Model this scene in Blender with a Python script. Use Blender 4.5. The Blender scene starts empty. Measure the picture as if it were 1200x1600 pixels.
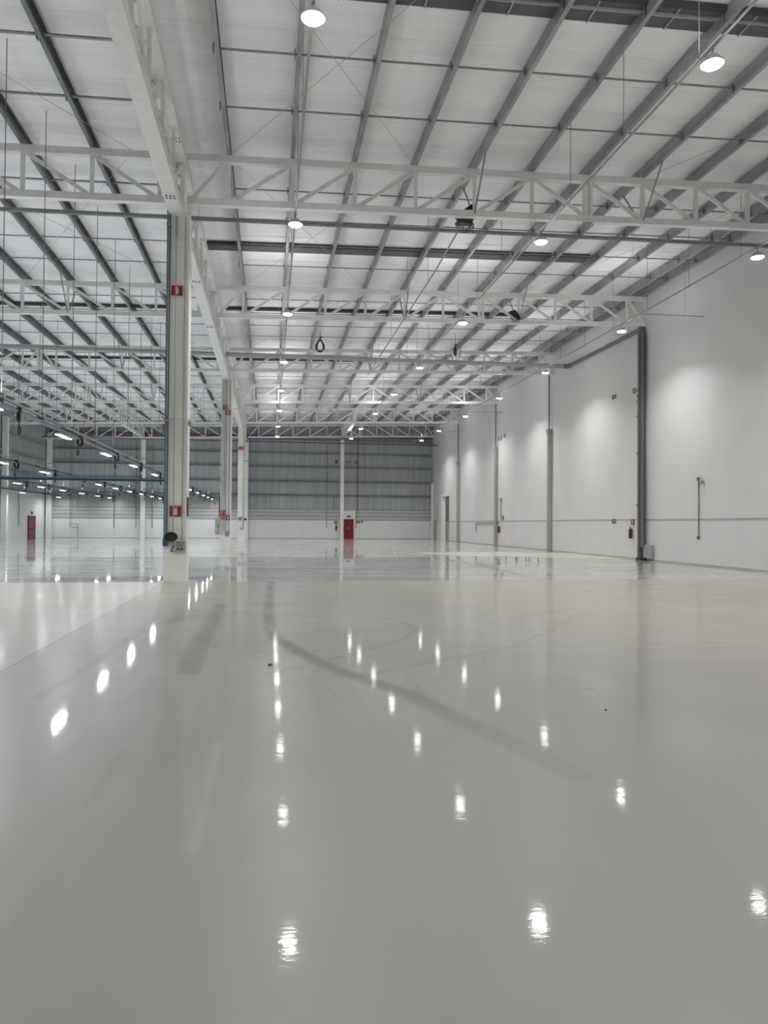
import bpy, math, random
from mathutils import Vector, Matrix
random.seed(7)
SC = bpy.context.scene
COL = SC.collection

# ------------------------------------------------------------------ camera
EYE = Vector((0, 0, 1.65))
YAW, PITCH, ROLL, FPX = 0.15613, 0.01656, 0.00709, 1132.59
cy, sy, cp, sp = math.cos(YAW), math.sin(YAW), math.cos(PITCH), math.sin(PITCH)
fwd = Vector((sy * cp, cy * cp, sp)); rgt = Vector((cy, -sy, 0)); upv = Vector((-sy * sp, -cy * sp, cp))
dn = -upv
r2 = math.cos(ROLL) * rgt - math.sin(ROLL) * dn
d2 = math.sin(ROLL) * rgt + math.cos(ROLL) * dn
u2 = -d2
cam = bpy.data.cameras.new('camera')
camo = bpy.data.objects.new('camera', cam)
COL.objects.link(camo)
camo.matrix_world = Matrix(((r2.x, u2.x, -fwd.x, EYE.x), (r2.y, u2.y, -fwd.y, EYE.y), (r2.z, u2.z, -fwd.z, EYE.z), (0, 0, 0, 1)))
cam.sensor_fit = 'VERTICAL'; cam.sensor_height = 36.0; cam.lens = 36.0 * FPX / 1600.0
cam.clip_end = 300
SC.camera = camo

# ------------------------------------------------------------------ world, exposure
w = bpy.data.worlds.new('world'); SC.world = w; w.use_nodes = True
w.node_tree.nodes['Background'].inputs[0].default_value = (.75, .78, .8, 1)
w.node_tree.nodes['Background'].inputs[1].default_value = 0.0
SC.view_settings.view_transform = 'Standard'; SC.view_settings.look = 'None'
SC.view_settings.gamma = 1; SC.view_settings.use_curve_mapping = False
SC.view_settings.exposure = 0.12
BAY_W, LIN_W, BAY_FILL = 152.0, 60.0, 20.0      # lamp powers: high bay beam, linear lamp, added omni fill
BAY_UP_FILL, LIN_UP_FILL = 25.0, 31.0                     # added upward fill to brighten the roof
BAY_GLOW, LIN_GLOW = 40.0, 8.0

# ------------------------------------------------------------------ layout constants (metres)
XC = -2.43            # first node line of the trusses at the column row
PN = 1.8129           # panel width
SLOPE = 0.0302
TY = [21.05 + 11.47 * k for k in range(5)] + [78.2]
XR, XL, YF, YB = 17.85, -22.7, 78.7, -30.0
CX = -2.59            # column row centre
def zb(x): return 10.753 + SLOPE * (x - XC)      # bottom chord centre
def zt(x): return zb(x) + 1.249                  # top chord centre
def zr(x): return zb(x) + 1.745                  # underside of the roof sheet
def px(i): return XC + i * PN

# ------------------------------------------------------------------ materials
def new_mat(name):
    m = bpy.data.materials.new(name); m.use_nodes = True
    nt = m.node_tree; b = nt.nodes['Principled BSDF']
    return m, nt, b
def N(nt, t, **kw):
    n = nt.nodes.new(t)
    for k, v in kw.items(): setattr(n, k, v)
    return n
def simple(name, col, rough=.5, metal=0.0, var=.06, scale=6.0, bump=0.0, coat=0.0, stretch=(1, 1, 1)):
    m, nt, b = new_mat(name)
    tc = N(nt, 'ShaderNodeTexCoord'); mp = N(nt, 'ShaderNodeMapping'); mp.inputs['Scale'].default_value = stretch
    nz = N(nt, 'ShaderNodeTexNoise'); nz.inputs['Scale'].default_value = scale; nz.inputs['Detail'].default_value = 3
    nt.links.new(tc.outputs['Object'], mp.inputs[0]); nt.links.new(mp.outputs[0], nz.inputs[0])
    mr = N(nt, 'ShaderNodeMapRange'); mr.inputs[1].default_value = .3; mr.inputs[2].default_value = .7
    mr.inputs[3].default_value = 1 - var; mr.inputs[4].default_value = 1 + var
    nt.links.new(nz.outputs[0], mr.inputs[0])
    mx = N(nt, 'ShaderNodeVectorMath', operation='SCALE'); mx.inputs[0].default_value = col
    nt.links.new(mr.outputs[0], mx.inputs['Scale']); nt.links.new(mx.outputs[0], b.inputs['Base Color'])
    b.inputs['Roughness'].default_value = rough; b.inputs['Metallic'].default_value = metal
    b.inputs['Coat Weight'].default_value = coat
    if bump:
        bp = N(nt, 'ShaderNodeBump'); bp.inputs['Strength'].default_value = bump; bp.inputs['Distance'].default_value = .01
        nt.links.new(nz.outputs[0], bp.inputs['Height']); nt.links.new(bp.outputs[0], b.inputs['Normal'])
    return m
def glow(name, col, strength):
    m, nt, b = new_mat(name)
    b.inputs['Base Color'].default_value = (.9, .9, .9, 1)
    b.inputs['Emission Color'].default_value = (*col, 1); b.inputs['Emission Strength'].default_value = strength
    try: m.cycles.emission_sampling = 'NONE'
    except Exception: pass
    return m
M = {}
M['white_steel'] = simple('white_steel', (.76, .77, .745), .45, var=.05)
M['column_paint'] = simple('column_paint', (.82, .815, .76), .5, var=.05, scale=2)
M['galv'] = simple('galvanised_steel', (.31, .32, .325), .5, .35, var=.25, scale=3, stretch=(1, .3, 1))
M['galv_dark'] = simple('galvanised_steel_darker', (.19, .2, .205), .5, .3, var=.25, scale=3, stretch=(1, .3, 1))  # same steel in a darker tone, for the left bay purlins
M['galv_tube'] = simple('galvanised_tube', (.25, .26, .26), .45, .4, var=.15)
M['wire'] = simple('hanger_wire', (.22, .23, .23), .5, .3)
M['wire_light'] = simple('thin_rod', (.42, .42, .42), .5)
M['pipe_grey'] = simple('grey_pipe', (.36, .37, .37), .5, .1)
M['downpipe_dark'] = simple('dark_downpipe', (.16, .165, .165), .5, .2, var=.12)
M['downpipe_light'] = simple('light_downpipe', (.40, .40, .37), .5)
M['blue'] = simple('blue_tube', (.035, .075, .17), .4, .1)
M['blue_light'] = simple('blue_grey_rail', (.22, .28, .36), .4, .3)
M['slate'] = simple('slate_pipe', (.14, .17, .21), .45)
M['black'] = simple('black_plastic', (.012, .013, .013), .5)
M['darkgreen'] = simple('dark_green_hose', (.015, .045, .035), .45)
M['red'] = simple('red_paint', (.21, .006, .010), .45, var=.1)
M['ext_red'] = simple('extinguisher_red', (.13, .008, .014), .4)
M['sign_red'] = simple('sign_red', (.30, .010, .016), .5)
M['dark_red'] = simple('dark_red_paint', (.10, .015, .02), .5)
M['sign_white'] = simple('sign_white', (.68, .68, .66), .5)
M['sign_pale'] = simple('sign_pale', (.45, .22, .25), .5)
M['sign_dark'] = simple('sign_dark', (.03, .035, .035), .5)
M['beige'] = simple('beige_cabinet', (.42, .41, .36), .5)
M['light_grey'] = simple('light_grey_panel', (.42, .43, .42), .5, var=.04)
M['dark_gap'] = simple('vent_dark', (.045, .047, .05), .6)
M['vent_grey'] = simple('vent_grey', (.085, .09, .095), .6)
M['lamp_body'] = simple('lamp_body', (.55, .55, .55), .4)
M['masonry'] = simple('painted_masonry', (.70, .70, .69), .55, var=.02, scale=1.2)
M['clad_dark'] = simple('cladding_grey', (.36, .385, .385), .5, .1, var=.14, scale=.8, stretch=(3, 3, .15))
M['girt'] = simple('girt_steel', (.26, .27, .275), .5, .3)
M['yellow'] = simple('yellow_stain', (.55, .50, .30), .4)
M['orange'] = simple('orange_stain', (.50, .33, .20), .4)
M['frame_white'] = simple('frame_white', (.86, .86, .85), .5, var=.02)
M['bay_lens'] = glow('high_bay_lens', (1, 1, .99), BAY_GLOW)
M['lin_lens'] = glow('linear_lens', (.98, 1, 1), LIN_GLOW)

def wall_mat():
    m, nt, b = new_mat('white_wall')
    tc = N(nt, 'ShaderNodeTexCoord'); sep = N(nt, 'ShaderNodeSeparateXYZ'); nt.links.new(tc.outputs['Object'], sep.inputs[0])
    comb = N(nt, 'ShaderNodeCombineXYZ'); nt.links.new(sep.outputs['Y'], comb.inputs['X']); nt.links.new(sep.outputs['Z'], comb.inputs['Y'])
    br = N(nt, 'ShaderNodeTexBrick'); br.inputs['Scale'].default_value = 1.0
    br.inputs['Brick Width'].default_value = .4; br.inputs['Row Height'].default_value = .2
    br.inputs['Mortar Size'].default_value = .008; br.inputs['Mortar Smooth'].default_value = .5
    nt.links.new(comb.outputs[0], br.inputs['Vector'])
    lt = N(nt, 'ShaderNodeMath', operation='LESS_THAN'); lt.inputs[1].default_value = 1.88; nt.links.new(sep.outputs['Z'], lt.inputs[0])
    mul = N(nt, 'ShaderNodeMath', operation='MULTIPLY'); nt.links.new(lt.outputs[0], mul.inputs[0]); nt.links.new(br.outputs['Fac'], mul.inputs[1])
    nz = N(nt, 'ShaderNodeTexNoise'); nz.inputs['Scale'].default_value = .8; nz.inputs['Detail'].default_value = 4
    nt.links.new(tc.outputs['Object'], nz.inputs[0])
    ramp = N(nt, 'ShaderNodeMapRange'); ramp.inputs[1].default_value = .3; ramp.inputs[2].default_value = .7; ramp.inputs[3].default_value = .975; ramp.inputs[4].default_value = 1.02
    nt.links.new(nz.outputs[0], ramp.inputs[0])
    sub = N(nt, 'ShaderNodeMath', operation='MULTIPLY_ADD'); sub.inputs[1].default_value = -.06; nt.links.new(mul.outputs[0], sub.inputs[0]); nt.links.new(ramp.outputs[0], sub.inputs[2])
    sc = N(nt, 'ShaderNodeVectorMath', operation='SCALE'); sc.inputs[0].default_value = (.72, .72, .715)
    nt.links.new(sub.outputs[0], sc.inputs['Scale']); nt.links.new(sc.outputs[0], b.inputs['Base Color'])
    b.inputs['Roughness'].default_value = .6
    bp = N(nt, 'ShaderNodeBump'); bp.inputs['Strength'].default_value = .5; bp.inputs['Distance'].default_value = .01; bp.invert = True
    nt.links.new(mul.outputs[0], bp.inputs['Height']); nt.links.new(bp.outputs[0], b.inputs['Normal'])
    return m
M['wall'] = wall_mat()

def roof_mat():
    m, nt, b = new_mat('roof_insulation')
    tc = N(nt, 'ShaderNodeTexCoord')
    mp = N(nt, 'ShaderNodeMapping'); mp.inputs['Scale'].default_value = (.12, 1, 1); nt.links.new(tc.outputs['Object'], mp.inputs[0])
    nz = N(nt, 'ShaderNodeTexNoise'); nz.inputs['Scale'].default_value = 2.2; nz.inputs['Detail'].default_value = 4; nt.links.new(mp.outputs[0], nz.inputs[0])
    sep = N(nt, 'ShaderNodeSeparateXYZ'); nt.links.new(tc.outputs['Object'], sep.inputs[0])
    add = N(nt, 'ShaderNodeMath', operation='MULTIPLY_ADD'); add.inputs[1].default_value = .12; nt.links.new(nz.outputs[0], add.inputs[0]); nt.links.new(sep.outputs['Y'], add.inputs[2])
    # sheet seams about every 1.1 m
    dv = N(nt, 'ShaderNodeMath', operation='DIVIDE'); dv.inputs[1].default_value = 1.147; nt.links.new(add.outputs[0], dv.inputs[0])
    fr = N(nt, 'ShaderNodeMath', operation='FRACT'); nt.links.new(dv.outputs[0], fr.inputs[0])
    seam = N(nt, 'ShaderNodeMapRange'); seam.inputs[1].default_value = 0; seam.inputs[2].default_value = .03; seam.inputs[3].default_value = .82; seam.inputs[4].default_value = 1
    nt.links.new(fr.outputs[0], seam.inputs[0])
    rr = N(nt, 'ShaderNodeMapRange'); rr.inputs[1].default_value = .3; rr.inputs[2].default_value = .7; rr.inputs[3].default_value = .94; rr.inputs[4].default_value = 1.03
    nt.links.new(nz.outputs[0], rr.inputs[0])
    mu = N(nt, 'ShaderNodeMath', operation='MULTIPLY'); nt.links.new(seam.outputs[0], mu.inputs[0]); nt.links.new(rr.outputs[0], mu.inputs[1])
    sc = N(nt, 'ShaderNodeVectorMath', operation='SCALE'); sc.inputs[0].default_value = (.905, .90, .93)
    nt.links.new(mu.outputs[0], sc.inputs['Scale']); nt.links.new(sc.outputs[0], b.inputs['Base Color'])
    b.inputs['Roughness'].default_value = .5
    # soft quilting of the sheet between the bars
    dv2 = N(nt, 'ShaderNodeMath', operation='MULTIPLY'); dv2.inputs[1].default_value = 2 * math.pi / 2.294; nt.links.new(sep.outputs['Y'], dv2.inputs[0])
    sn = N(nt, 'ShaderNodeMath', operation='SINE'); nt.links.new(dv2.outputs[0], sn.inputs[0])
    ad = N(nt, 'ShaderNodeMath', operation='MULTIPLY_ADD'); ad.inputs[1].default_value = .5; nt.links.new(sn.outputs[0], ad.inputs[0]); nt.links.new(nz.outputs[0], ad.inputs[2])
    bp = N(nt, 'ShaderNodeBump'); bp.inputs['Strength'].default_value = .5; bp.inputs['Distance'].default_value = .1
    nt.links.new(ad.outputs[0], bp.inputs['Height']); nt.links.new(bp.outputs[0], b.inputs['Normal'])
    return m
M['roof'] = roof_mat()

def floor_mat(name, far):
    m, nt, b = new_mat(name)
    L = nt.links.new
    tc = N(nt, 'ShaderNodeTexCoord'); sep = N(nt, 'ShaderNodeSeparateXYZ'); L(tc.outputs['Object'], sep.inputs[0])
    big = N(nt, 'ShaderNodeTexNoise'); big.inputs['Scale'].default_value = .22; big.inputs['Detail'].default_value = 5; L(tc.outputs['Object'], big.inputs[0])
    # cloudy tone
    tone = N(nt, 'ShaderNodeMapRange'); tone.inputs[1].default_value = .3; tone.inputs[2].default_value = .7; tone.inputs[3].default_value = .90; tone.inputs[4].default_value = 1.07
    L(big.outputs[0], tone.inputs[0])
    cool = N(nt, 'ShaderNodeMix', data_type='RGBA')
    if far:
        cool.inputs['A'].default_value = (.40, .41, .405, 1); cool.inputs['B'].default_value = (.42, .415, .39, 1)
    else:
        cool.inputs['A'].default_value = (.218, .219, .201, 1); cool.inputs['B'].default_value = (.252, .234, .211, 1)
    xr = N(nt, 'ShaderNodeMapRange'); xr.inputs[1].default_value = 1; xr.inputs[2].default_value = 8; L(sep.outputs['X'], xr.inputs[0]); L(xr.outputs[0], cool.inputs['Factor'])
    at = N(nt, 'ShaderNodeAttribute', attribute_name='wear')
    cream = N(nt, 'ShaderNodeMix', data_type='RGBA'); cream.inputs['B'].default_value = (.56, .535, .42, 1)
    atc = N(nt, 'ShaderNodeAttribute', attribute_name='cream'); L(atc.outputs['Fac'], cream.inputs['Factor']); L(cool.outputs['Result'], cream.inputs['A'])
    k = N(nt, 'ShaderNodeMath', operation='MULTIPLY_ADD'); k.inputs[1].default_value = -.58; L(at.outputs['Fac'], k.inputs[0]); L(tone.outputs[0], k.inputs[2])
    # expansion joints
    def line(axis_out, pos, half):
        s = N(nt, 'ShaderNodeMath', operation='SUBTRACT'); s.inputs[1].default_value = pos; L(axis_out, s.inputs[0])
        a = N(nt, 'ShaderNodeMath', operation='ABSOLUTE'); L(s.outputs[0], a.inputs[0])
        c = N(nt, 'ShaderNodeMath', operation='LESS_THAN'); c.inputs[1].default_value = half; L(a.outputs[0], c.inputs[0]); return c
    l1 = line(sep.outputs['X'], -2.9, .011); l2 = line(sep.outputs['X'], 7.85, .009); l3 = line(sep.outputs['Y'], 9.45, .008)
    mx = N(nt, 'ShaderNodeMath', operation='MAXIMUM'); L(l1.outputs[0], mx.inputs[0]); L(l2.outputs[0], mx.inputs[1])
    mx2 = N(nt, 'ShaderNodeMath', operation='MAXIMUM'); L(mx.outputs[0], mx2.inputs[0]); L(l3.outputs[0], mx2.inputs[1])
    k2 = N(nt, 'ShaderNodeMath', operation='MULTIPLY_ADD'); k2.inputs[1].default_value = 0.0 if far else -.5; L(mx2.outputs[0], k2.inputs[0]); L(k.outputs[0], k2.inputs[2])
    sc = N(nt, 'ShaderNodeVectorMath', operation='SCALE'); L(cream.outputs['Result'], sc.inputs[0]); L(k2.outputs[0], sc.inputs['Scale'])
    L(sc.outputs[0], b.inputs['Base Color'])
    if not far:      # cream coat tone, with brighter light painted in as distance grows
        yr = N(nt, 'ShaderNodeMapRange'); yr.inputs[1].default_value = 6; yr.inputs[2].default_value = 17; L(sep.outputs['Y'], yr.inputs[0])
        distance_lift = N(nt, 'ShaderNodeMix', data_type='RGBA', blend_type='MULTIPLY'); distance_lift.inputs['B'].default_value = (1.45, 1.42, 1.34, 1)
        L(yr.outputs[0], distance_lift.inputs['Factor']); L(sc.outputs[0], distance_lift.inputs['A']); L(distance_lift.outputs['Result'], b.inputs['Base Color'])
    # ripples of the poured coat
    mp = N(nt, 'ShaderNodeMapping'); mp.inputs['Scale'].default_value = (.55, 1.0, 1); L(tc.outputs['Object'], mp.inputs[0])
    n1 = N(nt, 'ShaderNodeTexNoise'); n1.inputs['Scale'].default_value = 1.6 if far else 9.0; n1.inputs['Detail'].default_value = 1 if far else 4; n1.inputs['Roughness'].default_value = .5; L(mp.outputs[0], n1.inputs[0])
    bp = N(nt, 'ShaderNodeBump'); bp.inputs['Strength'].default_value = 1.0; bp.inputs['Distance'].default_value = .00003 if far else .0005
    L(n1.outputs[0], bp.inputs['Height'])
    if far:
        mp2 = N(nt, 'ShaderNodeMapping'); mp2.inputs['Scale'].default_value = (.10, .55, 1); L(tc.outputs['Object'], mp2.inputs[0])
        n2 = N(nt, 'ShaderNodeTexNoise'); n2.inputs['Scale'].default_value = 1.6; n2.inputs['Detail'].default_value = 5; L(mp2.outputs[0], n2.inputs[0])
        st = N(nt, 'ShaderNodeMapRange'); st.inputs[1].default_value = .35; st.inputs[2].default_value = .65; st.inputs[3].default_value = .99; st.inputs[4].default_value = .72; L(n2.outputs[0], st.inputs[0])
        cr = N(nt, 'ShaderNodeMath', operation='MULTIPLY_ADD'); cr.inputs[1].default_value = -.5; L(atc.outputs['Fac'], cr.inputs[0]); L(st.outputs[0], cr.inputs[2]); cr.use_clamp = True
        L(cr.outputs[0], b.inputs['Coat Weight'])
        b.inputs['Roughness'].default_value = .4; b.inputs['Specular IOR Level'].default_value = .4; b.inputs['Coat Roughness'].default_value = .03
    else:
        b.inputs['Roughness'].default_value = .33
        sv = N(nt, 'ShaderNodeMath', operation='MULTIPLY_ADD'); sv.inputs[1].default_value = -.2; sv.inputs[2].default_value = .3; L(at.outputs['Fac'], sv.inputs[0]); L(sv.outputs[0], b.inputs['Specular IOR Level'])
        # the bay left of the long joint has lost most of its shine
        ls = N(nt, 'ShaderNodeMath', operation='LESS_THAN'); ls.inputs[1].default_value = -2.9; L(sep.outputs['X'], ls.inputs[0])
        mp2 = N(nt, 'ShaderNodeMapping'); mp2.inputs['Scale'].default_value = (.5, 1, 1); L(tc.outputs['Object'], mp2.inputs[0])
        n2 = N(nt, 'ShaderNodeTexNoise'); n2.inputs['Scale'].default_value = 1.1; n2.inputs['Detail'].default_value = 6; L(mp2.outputs[0], n2.inputs[0])
        st = N(nt, 'ShaderNodeMapRange'); st.inputs[1].default_value = .35; st.inputs[2].default_value = .65; st.inputs[3].default_value = .34; st.inputs[4].default_value = .22; L(n2.outputs[0], st.inputs[0])
        c1 = N(nt, 'ShaderNodeMath', operation='MULTIPLY_ADD'); c1.inputs[1].default_value = -.2; L(ls.outputs[0], c1.inputs[0]); L(st.outputs[0], c1.inputs[2])
        c2 = N(nt, 'ShaderNodeMath', operation='MULTIPLY_ADD'); c2.inputs[1].default_value = -.12; L(at.outputs['Fac'], c2.inputs[0]); L(c1.outputs[0], c2.inputs[2]); c2.use_clamp = True
        L(c2.outputs[0], b.inputs['Coat Weight'])
        cw = N(nt, 'ShaderNodeMath', operation='MULTIPLY_ADD'); cw.inputs[1].default_value = .06; cw.inputs[2].default_value = .05; L(ls.outputs[0], cw.inputs[0]); L(cw.outputs[0], b.inputs['Coat Roughness'])
        lift = N(nt, 'ShaderNodeMath', operation='MULTIPLY_ADD'); lift.inputs[1].default_value = .07; L(ls.outputs[0], lift.inputs[0]); L(k2.outputs[0], lift.inputs[2]); L(lift.outputs[0], sc.inputs['Scale'])
    if not far:      # fine trowel ripple
        mp3 = N(nt, 'ShaderNodeMapping'); mp3.inputs['Scale'].default_value = (.45, 1.0, 1); L(tc.outputs['Object'], mp3.inputs[0])
        n3 = N(nt, 'ShaderNodeTexNoise'); n3.inputs['Scale'].default_value = 42; n3.inputs['Detail'].default_value = 2; L(mp3.outputs[0], n3.inputs[0])
        b3 = N(nt, 'ShaderNodeBump'); b3.inputs['Strength'].default_value = 1.0; b3.inputs['Distance'].default_value = .00016
        L(n3.outputs[0], b3.inputs['Height']); L(bp.outputs[0], b3.inputs['Normal']); bp = b3
    L(bp.outputs[0], b.inputs['Coat Normal'])
    return m
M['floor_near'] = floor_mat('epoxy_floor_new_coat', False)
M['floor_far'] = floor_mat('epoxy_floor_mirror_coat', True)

# ------------------------------------------------------------------ mesh helpers
class MB:
    def __init__(s): s.v = []; s.f = []; s.smooth = False
    def box(s, x0, x1, y0, y1, z0, z1):
        o = len(s.v)
        s.v += [(x, y, z) for z in (z0, z1) for y in (y0, y1) for x in (x0, x1)]
        s.f += [tuple(o + i for i in q) for q in ((0, 2, 3, 1), (4, 5, 7, 6), (0, 1, 5, 4), (2, 6, 7, 3), (0, 4, 6, 2), (1, 3, 7, 5))]
        return s
    def bar(s, a, b, wx, wz, up=(0, 0, 1)):
        a, b = Vector(a), Vector(b); d = (b - a).normalized(); u = Vector(up)
        if abs(d.dot(u)) > .98: u = Vector((0, 1, 0))
        side = d.cross(u).normalized(); u = side.cross(d).normalized()
        o = len(s.v)
        for p in (a, b):
            for i, j in ((-1, -1), (1, -1), (1, 1), (-1, 1)): s.v.append(tuple(p + side * (i * wx / 2) + u * (j * wz / 2)))
        s.f += [tuple(o + i for i in q) for q in ((3, 2, 1, 0), (4, 5, 6, 7), (0, 1, 5, 4), (1, 2, 6, 5), (2, 3, 7, 6), (3, 0, 4, 7))]
        return s
    def tube(s, pts, r, n=8, cap=True):
        pts = [Vector(p) for p in pts]; o = len(s.v); ref = None
        for i, p in enumerate(pts):
            if i == 0: d = pts[1] - p
            elif i == len(pts) - 1: d = p - pts[-2]
            else: d = (pts[i + 1] - p).normalized() + (p - pts[i - 1]).normalized()
            d.normalize()
            if ref is None: ref = Vector((0, 0, 1)) if abs(d.z) < .9 else Vector((0, 1, 0))
            a = d.cross(ref)
            if a.length < 1e-4: a = d.cross(Vector((1, 0, 0)))
            a.normalize(); c = a.cross(d).normalized(); ref = c
            for k in range(n):
                t = 2 * math.pi * k / n; s.v.append(tuple(p + (a * math.cos(t) + c * math.sin(t)) * r))
        for i in range(len(pts) - 1):
            for k in range(n):
                s.f.append((o + i * n + k, o + i * n + (k + 1) % n, o + (i + 1) * n + (k + 1) % n, o + (i + 1) * n + k))
        if cap:
            s.f.append(tuple(o + k for k in reversed(range(n)))); s.f.append(tuple(o + (len(pts) - 1) * n + k for k in range(n)))
        return s
    def lathe(s, prof, c=(0, 0, 0), n=20, caps=True):
        o = len(s.v)
        for r, z in prof:
            for k in range(n):
                t = 2 * math.pi * k / n; s.v.append((c[0] + r * math.cos(t), c[1] + r * math.sin(t), c[2] + z))
        for i in range(len(prof) - 1):
            for k in range(n): s.f.append((o + i * n + k, o + i * n + (k + 1) % n, o + (i + 1) * n + (k + 1) % n, o + (i + 1) * n + k))
        if caps:
            s.f.append(tuple(o + k for k in reversed(range(n)))); s.f.append(tuple(o + (len(prof) - 1) * n + k for k in range(n)))
        return s
    def prism(s, prof, axis, a, b):          # closed profile of (p, q) extruded along an axis
        o = len(s.v); n = len(prof)
        for t in (a, b):
            for p, q in prof:
                s.v.append((t, p, q) if axis == 'x' else (p, t, q) if axis == 'y' else (p, q, t))
        for k in range(n): s.f.append((o + k, o + (k + 1) % n, o + n + (k + 1) % n, o + n + k))
        s.f.append(tuple(o + k for k in reversed(range(n)))); s.f.append(tuple(o + n + k for k in range(n)))
        return s
    def build(s, name, mat, parent=None, smooth=False, bevel=0):
        me = bpy.data.meshes.new(name); me.from_pydata(s.v, [], s.f); me.update()
        me.materials.append(M[mat] if isinstance(mat, str) else mat)
        if smooth or s.smooth:
            me.polygons.foreach_set('use_smooth', [True] * len(me.polygons))
            try: me.set_sharp_from_angle(angle=math.radians(40))
            except Exception: pass
        o = bpy.data.objects.new(name, me); COL.objects.link(o)
        if parent is not None: o.parent = parent
        if bevel:
            md = o.modifiers.new('bevel', 'BEVEL'); md.width = bevel; md.segments = 2
        return o
def tag(o, label, cat, group=None, kind=None):
    o['label'] = label; o['category'] = cat
    if group: o['group'] = group
    if kind: o['kind'] = kind
    return o
def thing(name, label, cat, loc=(0, 0, 0), group=None):
    o = bpy.data.objects.new(name, None); COL.objects.link(o); o.location = loc; o.empty_display_size = .2
    return tag(o, label, cat, group)
def struct(o): o['kind'] = 'structure'; return o
def copy_tree(o, parent=None):
    c = o.copy(); COL.objects.link(c)
    if parent is not None: c.parent = parent
    for ch in list(o.children): copy_tree(ch, c)
    return c
ORD = ['nearest', 'second', 'third', 'fourth', 'fifth', 'sixth', 'seventh', 'eighth', 'ninth', 'tenth', 'eleventh', 'twelfth', 'thirteenth', 'fourteenth', 'fifteenth', 'sixteenth', 'seventeenth', 'eighteenth', 'nineteenth', 'twentieth', 'twenty-first', 'twenty-second', 'twenty-third', 'twenty-fourth']
def nth(k, n=99): return 'farthest' if k == n - 1 and n > 1 else ORD[k]

# ------------------------------------------------------------------ floor (one mesh: wear marks stored as attributes)
S_TRACK = [(0.06, 20.9), (0.06, 20.05), (0.0, 14.31), (0.02, 11.67), (0.11, 10.5), (0.37, 9.42), (0.72, 8.26), (1.06, 7.54), (1.35, 6.93), (1.61, 5.97), (1.83, 5.31), (2.02, 4.57)]
MARKS = [(S_TRACK, .11, .8), (S_TRACK, .02, .25),
    ([(-0.11, 12.29), (0.67, 12.96), (1.59, 12.96), (2.13, 12.38), (2.29, 11.57), (2.24, 11.08), (1.98, 10.41), (1.55, 9.78), (1.04, 9.16), (0.44, 8.48), (0.0, 8.1)], .06, .3),
    ([(0.59, 8.46), (0.49, 7.77), (0.45, 7.04), (0.47, 6.33), (0.55, 5.65)], .05, .25),
    ([(1.59, 7.97), (1.46, 7.49), (1.45, 6.92), (1.52, 6.53), (1.69, 5.86)], .05, .25),
    ([(-0.96, 14.96), (-0.92, 11.42), (-0.92, 9.48), (-0.87, 8.27)], .12, .5),
    ([(-1.93, 13.5), (-1.98, 11.54), (-1.99, 9.6), (-2.04, 8.24), (-2.13, 7.24)], .06, .3),
    ([(-0.24, 13.81), (-1.35, 13.26), (-1.75, 12.22), (-1.95, 10.61)], .07, .4),
    ([(-0.37, 5.6), (-0.37, 4.66), (-0.37, 3.77)], .03, -.35),
    ([(-1.0, 5.5), (-1.0, 4.54), (-0.96, 3.31), (-0.94, 2.94)], .05, .2),
    ([(-0.71, 5.34), (-0.72, 3.82), (-0.75, 2.91)], .05, .2),
    ([(-0.26, 14.89), (1.39, 16.01), (3.85, 19.78)], .10, .2),
    ([(3.22, 18.24), (3.49, 13.97), (4.28, 12.42), (6.06, 13.73)], .09, .2),
    ([(1.04, 7.87), (2.17, 8.67), (3.27, 9.48), (4.36, 10.85), (5.62, 12.75)], .07, .25),
    ([(1.4, 10.62), (1.47, 10.58)], .03, 1.2), ([(3.12, 6.96), (3.28, 6.94)], .012, .8), ([(3.95, 6.86), (4.2, 6.82)], .012, .6), ([(3.9, 10.37), (4.02, 10.36)], .02, .8)]
for q in range(26):      # faint drag marks
    x_, y_ = random.uniform(-2.6, 4.5), random.uniform(4.5, 18); a_ = random.gauss(0, .25); L_ = random.uniform(.8, 3.2)
    MARKS.append(([(x_, y_), (x_ + L_ * .5 * math.sin(a_), y_ + L_ * .5), (x_ + L_ * math.sin(a_ * 1.6), y_ + L_)], random.uniform(.015, .05), random.uniform(.08, .22)))
for q in range(8):
    x_, y_, r_ = random.uniform(-1, 5), random.uniform(9, 18), random.uniform(1, 2.5); a_ = random.uniform(0, 6)
    MARKS.append(([(x_ + r_ * math.cos(a_ + i * .25), y_ + r_ * math.sin(a_ + i * .25)) for i in range(9)], .025, .2))
def seg_d(x, y, a, b):
    ax, ay = a; bx, by = b; vx, vy = bx - ax, by - ay
    t = max(0, min(1, ((x - ax) * vx + (y - ay) * vy) / (vx * vx + vy * vy + 1e-9)))
    return math.hypot(x - ax - t * vx, y - ay - t * vy)
YS = 20.85     # edge between the two floor coats
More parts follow.
